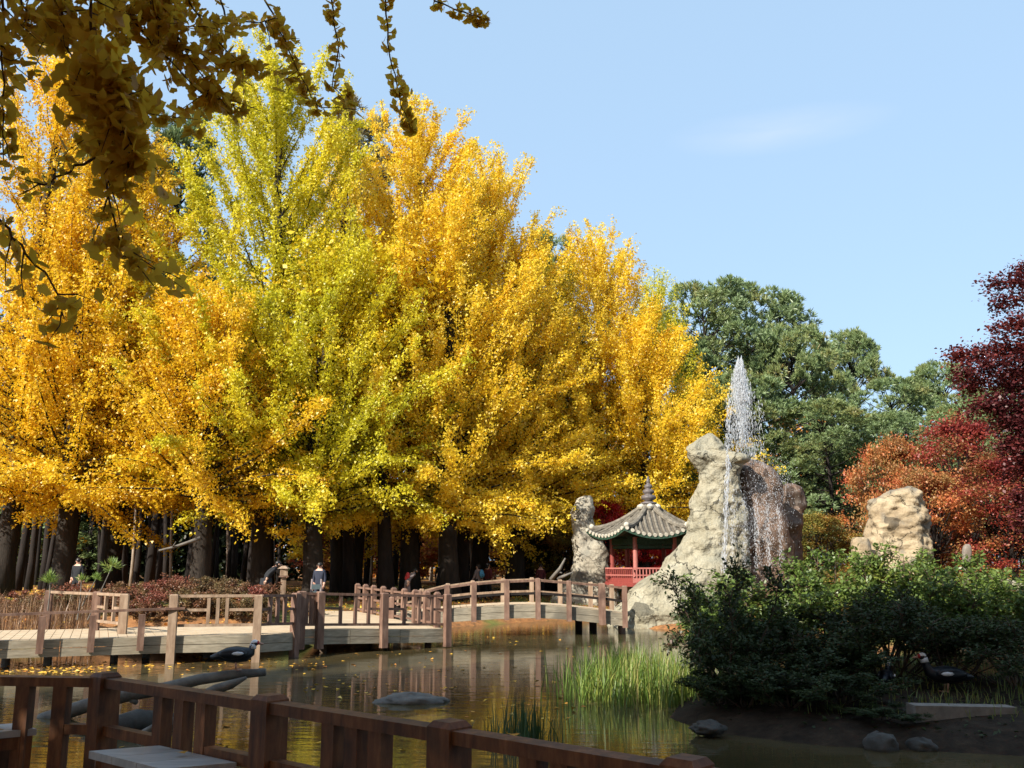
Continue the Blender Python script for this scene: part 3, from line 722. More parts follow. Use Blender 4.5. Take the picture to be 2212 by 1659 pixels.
for px, Y, r, lab in ((150, 40.5, .33, 'thick dark trunk at the left of the wood behind the low railing'), (255, 43.5, .36, 'thick dark trunk in deep shade behind the young pine shoots'),
                 (672, 40, .27, 'dark trunk right behind the man beside the notice stand'), (757, 42, .30, 'dark trunk of a close pair behind the boardwalk, the browner one'),
                 (778, 44, .31, 'blacker trunk of the close pair behind the boardwalk'), (832, 41.5, .36, 'straight grey trunk between the dark pair and the forked branch'),
                 (993, 45, .36, 'dark straight trunk right of the two people in black coats'), (1130, 50, .28, 'lone dark trunk behind the crown of the arched bridge')):
    x = xat(px, Y); t = plant('forest_tree', lab, 'tree', (x, Y, gz(x, Y)), wood_tree(int(px), 15, r, 1200), (DBARK, MIXED if px > 500 else AMBER))
n = 0
for _ in range(900):
    Y = rngw.uniform(47, 96); px = rngw.uniform(-60, 1250); x = xat(px, Y)
    if px > 600 and rngw.random() < .35: continue
    pale = rngw.random() < (.12 if px < 560 else .42)
    m = (wp if pale else wt)[int(rngw.integers(0, 2 if pale else 4))]
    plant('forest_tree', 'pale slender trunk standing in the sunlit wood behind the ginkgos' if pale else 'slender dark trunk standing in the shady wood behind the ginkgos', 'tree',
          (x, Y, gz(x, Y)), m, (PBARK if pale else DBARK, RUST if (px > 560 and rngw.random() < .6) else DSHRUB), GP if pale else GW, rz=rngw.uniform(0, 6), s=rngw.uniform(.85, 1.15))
    n += 1
    if n >= 150: break
us = [maple_meshes(41, 5, 2.6, .8, 5000, .22, .07, 40), maple_meshes(42, 4.5, 2.4, .5, 5000, .22, .07, 40)]
for k in range(26):
    Y = rngw.uniform(66, 104); px = rngw.uniform(560, 1330) if k < 20 else rngw.uniform(-20, 560); x = xat(px, Y)
    mt = (RUST, ORNG, GOLD, RUST)[k % 4] if k < 20 else (RUST, PINE)[k % 2]
    nm = {'RUST': 'rust brown', 'ORNG': 'orange red', 'GOLD': 'yellow', 'PINE': 'green'}[[a for a in ('RUST', 'ORNG', 'GOLD', 'PINE') if globals()[a] is mt][0]]
    plant('understory_tree', 'small %s tree glowing between the far trunks of the wood' % nm, 'tree', (x, Y, gz(x, Y)), us[k % 2], (DBARK, mt), nm+' understory trees', rz=k, s=rngw.uniform(.9, 1.3))
Nf = 70000
fx = rngw.uniform(-95, 130, Nf); fy = 118 + rngw.uniform(0, 14, Nf) + 6*np.sin(fx*.13)
ftop = 17 + 3*np.sin(fx*.21) + 2*np.sin(fx*.53+1); fz = .8 + ftop*rngw.random(Nf)**.8
far = quad_mesh('woods', leaf_quads(rngw, np.stack([fx, fy, fz], 1), np.tile([-.2,-.6,.6], (Nf,1)), np.full(Nf, .75), .55, False, .7), np.clip(.5+.4*np.sin(fx*.31)*np.sin(fz*.5+fx*.17)+rngw.normal(0,.2,Nf), 0, 1))
tag(link('woods', far, RUST), kind='stuff', label='far edge of the autumn wood closing the view')

Nt = 26000; tx = rngw.uniform(-62, -17, Nt); ty = 84 + rngw.uniform(0, 9, Nt); tz = .6 + (12+2*np.sin(tx*.5))*rngw.random(Nt)**.8  # leaf mass added to blacken the gaps between the left trunks
tag(link('thicket', quad_mesh('thicket', leaf_quads(rngw, np.stack([tx, ty, tz], 1), np.tile([-.2,-.6,.6], (Nt,1)), np.full(Nt, .7), .55, False, .7), rngw.random(Nt)), DSHRUB), kind='stuff', label='dark leaf mass added to darken the gaps far behind the left trunks')
# ------------------------------------------------------------------ near right bank: shrubs
sh = [shrub_meshes(51, 2.0, 1.35, 9500, .075, 13, .42), shrub_meshes(52, 2.1, 1.25, 9500, .075, 12, .45), shrub_meshes(53, 1.5, 1.1, 7000, .07, 11, .35), shrub_meshes(54, 2.0, 1.2, 6200, .07, 17, .60)]
SHR = [ # px, top py, Y, scale xy, mesh, mat, label
 (1585, 1225, 16.6, 1.0, 0, SHRUB, 'sunlit green shrub at the left end of the thicket beside the fountain rock'),
 (1690, 1172, 17.2, 1.15, 1, SHRUB, 'sunlit green shrub with light new leaves below the falling water'),
 (1815, 1160, 17.4, 1.15, 0, SHRUB, 'sunlit green shrub left of the tan boulder'),
 (1930, 1165, 16.8, 1.1, 1, SHRUB, 'green shrub with tall upright shoots in front of the tan boulder'),
 (2050, 1170, 17.4, 1.15, 0, SHRUB, 'green shrub before the upright stone'),
 (2180, 1180, 16.8, 1.2, 1, SHRUB, 'green shrub at the right edge under the maples'),
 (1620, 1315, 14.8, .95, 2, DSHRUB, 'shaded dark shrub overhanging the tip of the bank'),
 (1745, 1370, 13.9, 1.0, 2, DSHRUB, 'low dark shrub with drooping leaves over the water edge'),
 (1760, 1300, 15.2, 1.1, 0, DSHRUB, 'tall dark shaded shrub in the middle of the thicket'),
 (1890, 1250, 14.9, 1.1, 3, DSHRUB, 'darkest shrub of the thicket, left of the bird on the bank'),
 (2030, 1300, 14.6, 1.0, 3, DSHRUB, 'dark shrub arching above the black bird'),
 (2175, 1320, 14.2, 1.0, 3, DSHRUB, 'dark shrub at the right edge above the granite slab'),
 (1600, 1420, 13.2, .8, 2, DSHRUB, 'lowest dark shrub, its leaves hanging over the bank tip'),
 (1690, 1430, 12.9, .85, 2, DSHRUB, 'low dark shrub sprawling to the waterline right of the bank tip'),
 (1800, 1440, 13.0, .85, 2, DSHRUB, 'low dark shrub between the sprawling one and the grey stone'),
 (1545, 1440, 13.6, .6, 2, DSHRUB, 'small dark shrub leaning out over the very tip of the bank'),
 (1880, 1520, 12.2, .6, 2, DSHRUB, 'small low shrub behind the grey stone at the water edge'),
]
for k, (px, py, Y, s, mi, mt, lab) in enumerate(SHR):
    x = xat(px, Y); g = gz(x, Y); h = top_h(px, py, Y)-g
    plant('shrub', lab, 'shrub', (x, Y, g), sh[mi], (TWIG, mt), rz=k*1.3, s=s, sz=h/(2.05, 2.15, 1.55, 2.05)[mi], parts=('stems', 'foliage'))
tip = shrub_meshes(57, 1.75, 1.2, 4200, .07, 9, .4, dirx=-.5)
x = xat(1560, 14.6); plant('shrub', 'open dark shrub whose bare twigs reach left over the reeds', 'shrub', (x, 14.6, gz(x, 14.6)), tip, (TWIG, DSHRUB), rz=.4, s=1.0, sz=1.15, parts=('stems', 'foliage'))
for k, (px, Y, h, mt, lab) in enumerate(((1800, 31, 1.5, OSHRUB, 'turning orange bush at the foot of the brown rock'), (1960, 31.5, .9, OSHRUB, 'low ochre bush at the foot of the tan boulder'),
                    (2060, 32, 1.6, OSHRUB, 'ochre bush right of the tan boulder'), (2150, 31, 1.4, SHRUB, 'green bush behind the upright stone'), (1720, 30, 1.1, OSHRUB, 'brownish bush under the falling water'))):
    x = xat(px, Y); plant('shrub', lab, 'shrub', (x, Y, gz(x, Y)), sh[k % 3], (TWIG, mt), rz=k*2, s=h/1.9*1.2, sz=h/1.9, parts=('stems', 'foliage'))

# azalea mound behind the left boardwalk
az = [shrub_meshes(61, .75, .85, 5200, .055, 14, .25, .45, .010), shrub_meshes(62, .85, .8, 5200, .055, 14, .25, .45, .010)]
k = 0
for px, Y in ((60,27.5),(130,26.5),(200,27.6),(255,26.2),(300,27.8),(330,25.6),(370,27.2),(410,25.8),(445,27.6),(480,26.0),(515,27.4),(550,25.9),(-10,26.5),(575,27.0),(280,29.5),(380,29.4),(470,29.2),(160,29.2),(60,30)):
    x = xat(px, Y); plant('azalea_bush', 'low rounded azalea bush with reddish brown leaves in the mound behind the boardwalk', 'bush', (x, Y, gz(x, Y)-.05), az[k % 2], (TWIG, AZAL),
          'azalea bushes on the mound', rz=k*1.9, s=1.0+.25*((k*7) % 5)/5, sz=.95, parts=('stems', 'foliage')); k += 1

# ------------------------------------------------------------------ grasses
def blades(rng, base, h, w, lean, seg=3):
    """tapering bent blades, as quads: (N*seg, 4, 3)."""
    n = len(base); a = rng.uniform(0, 6.28, n); d = np.stack([np.cos(a), np.sin(a), np.zeros(n)], 1)
    s = np.stack([-np.sin(a+rng.normal(0,.6,n)), np.cos(a), np.zeros(n)], 1)*w; ln = np.abs(rng.normal(0, lean, n))[:, None]
    out = []; hs = h[:, None]
    def pt(t): return base + np.array([0,0,1.0])*hs*(t-.25*ln*t*t) + d*hs*ln*t*t
    for k in range(seg):
        t0, t1 = k/seg, (k+1)/seg; w0, w1 = (1-t0**1.6), (1-t1**1.6)
        out.append(np.stack([pt(t0)-s*w0, pt(t0)+s*w0, pt(t1)+s*w1+1e-4, pt(t1)-s*w1], 1))
    return np.concatenate(out), np.tile(rng.random(n), seg)
rg = np.random.default_rng(5)
def reed_bed(name, pts, n, h, w, lean, mat, label, spread):
    c = np.array(pts)[rg.integers(0, len(pts), n)]; b = np.zeros((n, 3)); b[:, :2] = c + rg.normal(0, spread, (n, 2)); b[:, 2] = -.12
    V, t = blades(rg, b, h*rg.uniform(.55, 1.15, n), w, lean)
    tag(link(name, quad_mesh(name, V, t), mat), label, 'reeds', kind='stuff')
rb = [on(px, py, 0)[:2] for px, py in ((1290,1490),(1330,1480),(1370,1470),(1410,1480),(1320,1505),(1380,1500),(1440,1500),(1490,1510),(1345,1460),(1290,1510),(1400,1515),(1460,1520),(1330,1520),(1500,1495))]
reed_bed('reeds', rb, 1900, .90, .010, .34, REED, 'bright green reed bed standing in the pond beside the dark shrub', .33)
rb2 = [on(px, py, 0)[:2] for px, py in ((1100,1600),(1120,1592),(1145,1600),(1090,1610),(1130,1612),(1160,1596))]
reed_bed('reeds', rb2, 120, .66, .011, .20, DREED, 'dark green reed tuft in the water before the near railing', .10)
rb3 = [on(px, py, 0)[:2] for px, py in ((1060,1590),(1185,1590),(1205,1600))]
reed_bed('reeds', rb3, 26, .62, .009, .45, DREED, 'thin leaning reeds around the dark reed tuft', .16)
# dry stalks at the left shore
nd = 1300; b = np.zeros((nd, 3)); pxs = rg.uniform(-40, 215, nd); Yd = rg.uniform(23.9, 26.5, nd)
b[:, 0] = [xat(p, y) for p, y in zip(pxs, Yd)]; b[:, 1] = Yd; b[:, 2] = ground_z(b[:, 0], b[:, 1])
V, t = blades(rg, b, .75*rg.uniform(.4, 1.25, nd), .008, .35); tag(link('dry_grass', quad_mesh('dry_grass', V, t), DRYG), 'dry brown stalks on the shore behind the low railing', 'grass', kind='stuff')
# lawn patches under the wood and bank grass
ng = 16000; b = np.zeros((ng, 3)); b[:, 1] = rg.uniform(29, 60, ng); b[:, 0] = rg.uniform(-.42, .14, ng)*b[:, 1]
ok = pond_dist(b[:, 0], b[:, 1]) > .5; b = b[ok & (np.sin(b[:,0]*.6)*np.sin(b[:,1]*.45+1) > .1)]; b[:, 2] = ground_z(b[:, 0], b[:, 1])
V, t = blades(rg, b, .16*rg.uniform(.5, 1.3, len(b)), .02, .4, 2); tag(link('lawn_grass', quad_mesh('lawn_grass', V, t), GRASS), 'green grass patches under the wood', 'grass', kind='stuff')
ng = 5000; b = np.zeros((ng, 3)); b[:, 0] = rg.uniform(2.5, 11, ng); b[:, 1] = rg.uniform(10, 22, ng); b = b[pond_dist(b[:,0], b[:,1]) > .5]; b[:, 2] = ground_z(b[:, 0], b[:, 1])
V, t = blades(rg, b, .2*rg.uniform(.4, 1.3, len(b)), .006, .5, 2); tag(link('bank_grass', quad_mesh('bank_grass', V, t), GRASS), 'short grass on the right bank under the shrubs', 'grass', kind='stuff')
# fallen leaves: on the ground and afloat
nl = 15000; P = np.zeros((nl, 3)); P[:, 1] = rg.uniform(24, 64, nl); P[:, 0] = rg.uniform(-.56, .3, nl)*P[:, 1]
P = P[pond_dist(P[:, 0], P[:, 1]) > .1]; P[:, 2] = ground_z(P[:, 0], P[:, 1])+.02
tag(link('fallen_leaves', quad_mesh('fallen_leaves', leaf_quads(rg, P, np.tile([0,0,2.2], (len(P),1)), np.full(len(P), .10), .5, True), rg.random(len(P))), LITTER), 'fallen yellow and orange leaves on the ground of the wood', 'leaves', kind='stuff')
nb2 = 5200; P = np.zeros((nb2, 3)); P[:, 0] = rg.uniform(2.4, 12, nb2); P[:, 1] = rg.uniform(9, 22, nb2); P = P[pond_dist(P[:, 0], P[:, 1]) > .02]; P[:, 2] = ground_z(P[:, 0], P[:, 1])+.015
tag(link('bank_litter', quad_mesh('bank_litter', leaf_quads(rg, P, np.tile([0,0,1.8], (len(P),1)), np.full(len(P), .07), .45, False), rg.random(len(P))*.6), DSHRUB), 'dead dark leaves lying on the right bank', 'leaves', kind='stuff')
fl = []
for px0, px1, py0, py1, n in ((-20,230,1432,1455,240),(230,700,1418,1450,110),(640,1000,1405,1500,70),(1000,1300,1370,1560,60),(240,900,1450,1640,40)):
    for _ in range(n): fl.append(on(rg.uniform(px0, px1), rg.uniform(py0, py1), .006))
P = np.array(fl); tag(link('floating_leaves', quad_mesh('floating_leaves', leaf_quads(rg, P, np.tile([0,0,6.0], (len(P),1)), np.full(len(P), .085), .5, True), rg.random(len(P))), LITTER), 'yellow leaves afloat on the pond', 'leaves', kind='stuff')

# ------------------------------------------------------------------ boardwalks, railings, bridge
def clip_half(poly, n, d, keep_less):
    out = []
    for a, b in zip(poly, poly[1:]+poly[:1]):
        fa, fb = a@n-d, b@n-d
        if not keep_less: fa, fb = -fa, -fb
        if fa <= 0: out.append(a)
        if fa*fb < 0: out.append(a+(b-a)*fa/(fa-fb))
    return out
def deck_planks(poly, ang, w=.19, th=.04, gap=.012):
    """planks of a polygon (list of 3D corners, top faces), as one mesh."""
    P = [np.array(p, float) for p in poly]; A = np.array([[p[0], p[1], 1] for p in P]); cz = np.linalg.lstsq(A, np.array([p[2] for p in P]), rcond=None)[0]
    n = np.array([math.cos(ang), math.sin(ang)]); Q = [p[:2] for p in P]; lo = min(q@n for q in Q); hi = max(q@n for q in Q); mb = MB(); k = 0
    while lo + k*w < hi:
        c = clip_half(clip_half(Q, n, lo+k*w+gap/2, False), n, lo+(k+1)*w-gap/2, True) if len(Q) > 2 else []
        if len(c) > 2:
            dz = .004*math.sin(k*12.9)
            t = [(q[0], q[1], q@cz[:2]+cz[2]+dz) for q in c]; b = [(x, y, z-th) for x, y, z in t]; m = len(t)
            mb.add(t+b, [tuple(range(m)), tuple(range(2*m-1, m-1, -1))] + [(i, m+i, m+(i+1) % m, (i+1) % m) for i in range(m)])
        k += 1
    return mb
def fascia(th, a, b, h, mat, splits=1, nb=2, thick=.05, drop=.0):
    a, b = np.array(a, float), np.array(b, float)
    for s in range(splits):
        p = a+(b-a)*(s/splits); q = a+(b-a)*((s+1)/splits); d = unit(q-p)*.006
        for k in range(nb):
            hh = h/nb; zc = -drop-hh*(k+.5); off = np.array([0, 0, zc])
            MB().beam(p+off+d, q+off-d, thick+.006*k, hh-.012, mi=0).build('fascia_board', mat, th)
def panel(th, A, B, za, zb, mat, heights=(.85, .55, .22), fr=(.40, .51, .62), rw=.06, balw=.07, top=True, pw=.17):
    A, B = np.array(A, float), np.array(B, float); u = unit(B-A); L_ = np.linalg.norm(B-A)
    P = lambda t, h: np.array([*(A+(B-A)*t), za+(zb-za)*t+h])
    e = pw*.5/L_
    zt, zm, zl = heights
    MB().beam(P(e, zt), P(1-e, zt), rw*1.5, rw).build('top_rail', mat, th)
    MB().beam(P(e, zl), P(1-e, zl), rw, rw).build('bottom_rail', mat, th)
    if fr:
        hb = balw*.5/L_
        for f in fr: MB().beam(P(f, zl+rw/2), P(f, zt-rw/2), balw, balw, side=(*u, 0)).build('baluster', mat, th)
        MB().beam(P(e, zm), P(fr[0]-hb, zm), rw*.8, rw).build('mid_rail', mat, th)
        MB().beam(P(fr[-1]+hb, zm), P(1-e, zm), rw*.8, rw).build('mid_rail', mat, th)
def ang2(a, b): return math.atan2(b[1]-a[1], b[0]-a[0])
def pxy(px, Y): return np.array([xat(px, Y, 1350), Y])

ZA = .577
A0, A1, A2, A3 = pxy(-130, 19.5), pxy(375, 21.25), pxy(557, 21.6), pxy(637, 22.7)
v3 = lambda p, z: np.array([p[0], p[1], z])
bw = empty('boardwalk', v3(A1, 0), 'weathered timber boardwalk low over the water at the left', 'boardwalk')
deck_planks([v3(A0,ZA), v3(A1,ZA), v3(A2,ZA), v3(A3,ZA-.03), v3(pxy(640,25.2),ZA), v3(pxy(440,25),ZA), v3(pxy(140,23.6),ZA), v3(pxy(-130,22.6),ZA)], ang2(A0, A1)).build('deck_planks', DECKW, bw, kind='stuff')
fascia(bw, v3(A0, ZA), v3(A1, ZA), .36, FASC, 2); fascia(bw, v3(A1, ZA), v3(A2, ZA), .36, FASC, 1); fascia(bw, v3(A2, ZA), v3(A3, ZA-.04), .38, FASC, 1)
for px, Y in ((110, 20.8), (252, 21.6), (20, 20.6), (450, 22.6), (320, 22.4)): MB().tube([v3(pxy(px, Y), -.7), v3(pxy(px, Y), ZA-.06)], [.085, .085], 10).build('pile', DEADW, bw)
BC0, BC1, BE1, BL = pxy(641, 22.95), pxy(964, 25.5), pxy(770, 32.0), pxy(640, 30.5)
ZB0, ZB1 = .60, .46
b2 = empty('boardwalk', v3(BC0, 0), 'weathered timber boardwalk platform leading to the arched bridge', 'boardwalk')
deck_planks([v3(BC0,ZB0), v3(BC1,ZB1), v3(BE1,.60), v3(BL,.74)], ang2(BC0, BC1)).build('deck_planks', DECKW, b2, kind='stuff')
fascia(b2, v3(BC0, ZB0), v3(BC1, ZB1), .34, FASC, 3); fascia(b2, v3(BC1, ZB1), v3(BE1, .60), .30, FASC, 2)
for px, Y in ((700, 24.0), (835, 25.2), (925, 25.6)): MB().tube([v3(pxy(px, Y), -.7), v3(pxy(px, Y), .45)], [.09, .09], 10).build('pile', TWIG, b2)

# low railing outside the left fascia
lr = empty('railing', v3(pxy(10, 19.9), 0), 'low single-rail timber fence along the left boardwalk edge', 'railing')
onA = lambda px: A0 + (A1-A0)*((pxy(px, 20.4)[0]-A0[0])/(A1[0]-A0[0])) + np.array([0, -.13])
for px in (-86, 10, 104, 195, 287):
    q = onA(px); MB().post(q, .135, .30, 1.06, ang2(A0, A1), .01).build('post', RAILW, lr)
MB().beam(v3(onA(-130), 1.06), v3(onA(368), 1.17), .12, .05).build('top_rail', RAILW, lr)
# railing between the three tall posts
r1 = empty('railing', v3(A1, 0), 'sunlit railing panel with three balusters between two tall posts', 'railing')
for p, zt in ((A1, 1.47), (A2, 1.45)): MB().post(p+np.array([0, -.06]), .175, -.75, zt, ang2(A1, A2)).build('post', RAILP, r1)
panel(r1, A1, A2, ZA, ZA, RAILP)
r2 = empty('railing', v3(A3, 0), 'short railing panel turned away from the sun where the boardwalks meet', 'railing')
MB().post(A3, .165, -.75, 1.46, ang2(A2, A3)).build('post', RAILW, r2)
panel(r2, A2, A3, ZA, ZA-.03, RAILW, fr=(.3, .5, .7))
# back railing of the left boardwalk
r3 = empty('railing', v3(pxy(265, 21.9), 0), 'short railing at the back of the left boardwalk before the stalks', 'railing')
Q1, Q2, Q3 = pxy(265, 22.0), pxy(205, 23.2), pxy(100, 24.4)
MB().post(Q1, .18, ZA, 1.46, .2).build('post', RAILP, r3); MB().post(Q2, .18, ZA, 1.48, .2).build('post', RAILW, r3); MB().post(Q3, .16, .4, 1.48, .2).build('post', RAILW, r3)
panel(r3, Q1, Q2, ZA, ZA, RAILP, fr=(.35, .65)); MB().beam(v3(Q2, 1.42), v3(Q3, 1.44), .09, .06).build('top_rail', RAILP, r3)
# front railing of the platform
r4 = empty('railing', v3(BC1, 0), 'front railing of the platform, ending at the corner post by the open water', 'railing')
uB = unit(v3(BC1, 0)-v3(BC0, 0))[:2]; zB = lambda p: ZB0+(ZB1-ZB0)*np.linalg.norm(p-BC0)/np.linalg.norm(BC1-BC0)
tB = lambda px: next(BC0+(BC1-BC0)*t for t in np.linspace(0, 1, 400) if (BC0+(BC1-BC0)*t)[0]/(BC0+(BC1-BC0)*t)[1] >= (px-CX)/FPX/CP*.992 or t == 1)
PB = [BC0+uB*.08, tB(705), tB(838), BC1]
for p, nm in zip(PB, (0, 1, 1, 1)): MB().post(p+np.array([.03, -.07]), .17, zB(p)-.44, zB(p)+.90, ang2(BC0, BC1)).build('post', RAILW, r4)
for a, b in zip(PB[:-1], PB[1:]): panel(r4, a, b, zB(a), zB(b), RAILW, heights=(.84, .50, .12), fr=(.32, .55, .76))
# receding railing
r5 = empty('railing', v3(BE1, 0), 'receding railing with close-set pointed posts at the back of the platform', 'railing')
EP = [BC1+(BE1-BC1)*t for t in (.085, .19, .30, .42, .54, .66, .78, .89, 1.0)]
zE = lambda p: ZB1+(.60-ZB1)*np.linalg.norm(p-BC1)/np.linalg.norm(BE1-BC1)
for p in EP: MB().post(p, .15, zE(p)-.25, zE(p)+.93, ang2(BC1, BE1), .05).build('post', RAILW, r5)
for a, b in zip([BC1]+EP[:-1], EP): panel(r5, a, b, zE(a), zE(b), RAILW, heights=(.80, .46, .10), fr=None, rw=.055, pw=.14); 
for a, b in zip([BC1]+EP[:-1], EP): MB().beam(v3(a, zE(a)+.46), v3(b, zE(b)+.46), .05, .06).build('mid_rail', RAILW, r5)

# arched bridge
BR = [(846,1330,29.0),(905,1322,29.1),(966,1315,29.2),(1024,1311,29.3),(1095,1307,29.45),(1162,1306,29.6),(1229,1310,29.8),(1300,1318,30.0),(1349,1324,30.1)]
NP_ = [at(*b) for b in BR]; OFF = np.array([-.15, 2.3, 0]); 
br = empty('arched_bridge', v3(NP_[4], 0), 'gently arched timber footbridge across the pond to the rocks', 'bridge')
for a, b in zip(NP_[:-1], NP_[1:]):
    dk = MB(); L_ = np.linalg.norm(b-a); n_ = max(3, int(L_/.2))
    for k in range(n_):
        p, q = a+(b-a)*(k+.04)/n_, a+(b-a)*(k+.96)/n_
        dk.prism8([p-(0,0,.05), q-(0,0,.05), q+OFF-(0,0,.05), p+OFF-(0,0,.05), p, q, q+OFF, p+OFF])
    dk.build('deck_planks', DECKW, br, kind='stuff')
    fascia(br, a+(0,-.03,-.003), b+(0,-.03,-.003), .40, FASC, 1)
    fascia(br, a+OFF+(0,.03,-.003), b+OFF+(0,.03,-.003), .40, FASC, 1, 1)
RH = [.50, .58, .66, .70, .72, .74, .73, .77, .78]
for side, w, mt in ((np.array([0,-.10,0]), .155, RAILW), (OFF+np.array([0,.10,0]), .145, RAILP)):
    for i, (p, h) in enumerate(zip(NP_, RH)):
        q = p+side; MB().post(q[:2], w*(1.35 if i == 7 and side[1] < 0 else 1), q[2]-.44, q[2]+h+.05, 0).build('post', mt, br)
    for (p, h), (p2, h2) in zip(zip(NP_[:-1], RH[:-1]), zip(NP_[1:], RH[1:])):
        c0, c1 = p+side, p2+side
        MB().beam(c0+(w*.5,0,h-.02), c1+(-w*.5,0,h2-.02), .11, .065).build('top_rail', mt, br)
        MB().beam(c0+(w*.5,0,h*.46), c1+(-w*.5,0,h2*.46), .07, .075).build('mid_rail', DBARK if side[1] < 0 else mt, br)
for px, Y, mt in ((1281, 30.6, DBARK), (1343, 30.9, RAILW), (1250, 32.0, DBARK)): MB().tube([v3(pxy(px, Y), -.7), v3(pxy(px, Y), .5)], [.12, .12], 12).build('pile', mt, br)

# ------------------------------------------------------------------ pavilion
PVY = 41.0; pc = np.array([xat(1403, PVY, 1150), PVY]); RR = 2.72; ZE, ZT, ZF = 3.30, 4.52, 1.43
pv = empty('pavilion', (pc[0], pc[1], gz(pc[0], pc[1])), 'hexagonal pavilion with grey tiled roof and red railing behind the rocks', 'pavilion')
ROT = R_(0)
def hexp(r, a): return np.array([pc[0]+r*math.cos(a), pc[1]+r*math.sin(a)])
def roof_pt(face, s, e, lift=0.0):
    a0, a1 = ROT+face*math.pi/3, ROT+(face+1)*math.pi/3
    r = .30+(RR-.30)*s
    # eave line sweeps outwards a little at the corners
    p = (hexp(r, a0)*(1-e)+hexp(r, a1)*e); k = (2*e-1)**2
    sag = ZE+(ZT-ZE)*((1-s)**1.45) + .34*k*s**2.6
    return np.array([p[0], p[1], sag+lift])
rm = MB(); ns, ne = 9, 9
for f in range(6):
    for lift, flip in ((0, False), (-.12, True)):
        g = [[roof_pt(f, i/ns, j/ne, lift) for j in range(ne+1)] for i in range(ns+1)]
        for i in range(ns):
            for j in range(ne):
                q = [g[i][j], g[i+1][j], g[i+1][j+1], g[i][j+1]]; rm.add(q[::-1] if flip else q, [(0,1,2,3)], 1 if flip else 0)
    for j in range(ne): rm.add([roof_pt(f,1,j/ne), roof_pt(f,1,j/ne,-.12), roof_pt(f,1,(j+1)/ne,-.12), roof_pt(f,1,(j+1)/ne)], [(0,1,2,3)], 1)
roof = rm.build('roof', [TILED, GREENP], pv)
for f in range(6):
    for k in range(12):
        e = (k+.5)/12; u = e-.5; s0 = max(.02, abs(u)*2*.98)
        # a tile row runs straight down the slope, from the ridge to the eave
        def row(s): 
            ee = .5 + u/max(s*(RR-.30)/RR+.30/RR, abs(u)*2+.001); return roof_pt(f, s, min(1, max(0, ee)), .035)
        pts = [row(s0+(1-s0)*i/6) for i in range(7)]
        MB().tube(pts, [.058]*7, 6).build('tile_row', TILE, roof)
        d = unit(pts[-1]-pts[-2]); MB().tube([pts[-1]-d*.01, pts[-1]+d*.05], [.075, .075], 10).build('end_tile', TILEE, roof)
    rp = [roof_pt(f, i/8, 0, .09) for i in range(9)]; rp[-1] = rp[-1]-unit(rp[-1]-rp[-2])*.25
    MB().tube(rp, [.12]*9, 8).build('ridge', TILE, roof)
    MB().ball(rp[-1]+np.array([0,0,.06]), .12, .12, .12, 10).build('ridge_end', TILEE, roof)
top = MB().lathe((pc[0], pc[1], ZT), [(.42,-.10),(.46,.02),(.40,.12),(.26,.20)], 12)
top.build('roof_crown', TILE, pv)
for a in range(6): MB().ball((*hexp(.40, ROT+a*math.pi/3+.52), ZT+.09), .15, .15, .13, 8).build('crown_tile', TILEE, pv)
MB().lathe((pc[0], pc[1], ZT+.2), [(.34,0),(.36,.06),(.20,.12),(.16,.16),(.30,.22),(.33,.30),(.28,.38),(.15,.43),(.24,.48),(.26,.56),(.20,.63),(.11,.67),(.17,.72),(.18,.79),(.12,.86),(.06,.90),(.09,.95),(.08,1.02),(.02,1.22)], 16).build('finial', FINIAL, pv, smooth=True)
CR = 1.62
cps = [hexp(CR, ROT+k*math.pi/3) for k in range(6)]
for k in range(6):
    c, n_ = cps[k], cps[(k+1) % 6]
    MB().tube([v3(c, ZF), v3(c, ZE-.02)], [.105, .095], 12).build('column', REDP if k not in (4, 5) else PINKP, pv)
    MB().tube([v3(c, gz(*c)-.2), v3(c, ZF-.1)], [.17, .15], 10).build('base_post', GROCK, pv)
    MB().beam(v3(c, ZE-.20), v3(n_, ZE-.20), .14, .26).build('bracket_beam', GREENP, pv)
    MB().beam(v3(c, ZE-.42), v3(n_, ZE-.42), .06, .12).build('bracket_beam', GREENP, pv)
    for t in (.2, .5, .8):
        q = c+(n_-c)*t; MB().box((q[0], q[1], ZE-.02), .22, .22, .10, k).build('bracket_block', GREENP, pv)
fl_ = [v3(hexp(CR+.35, ROT+k*math.pi/3), ZF) for k in range(6)]
MB().add(fl_+[p-(0,0,.16) for p in fl_], [tuple(range(6)), tuple(range(11,5,-1))]+[(i, 6+i, 6+(i+1)%6, (i+1)%6) for i in range(6)]).build('floor', REDP, pv)
rl = [hexp(CR+.28, ROT+k*math.pi/3) for k in range(6)]
rail_o = MB()
for k in range(6):
    a, b = rl[k], rl[(k+1) % 6]; rail_o.beam(v3(a, ZF+.58), v3(b, ZF+.58), .07, .06); rail_o.beam(v3(a, ZF+.30), v3(b, ZF+.30), .05, .05)
pr = rail_o.build('railing', PINKP, pv)
for k in range(6):
    a, b = rl[k], rl[(k+1) % 6]
    for t in np.linspace(0, .93, 14):
        q = a+(b-a)*t; MB().beam(v3(q, ZF), v3(q, ZF+.55), .045, .045).build('baluster', PINKP if k in (4, 5) else REDP, pr)
    MB().beam(v3(a, ZF+.06)+0, v3(b, ZF+.06)+0, .04, .24).build('panel', REDP if k != 4 else PINKP, pr)

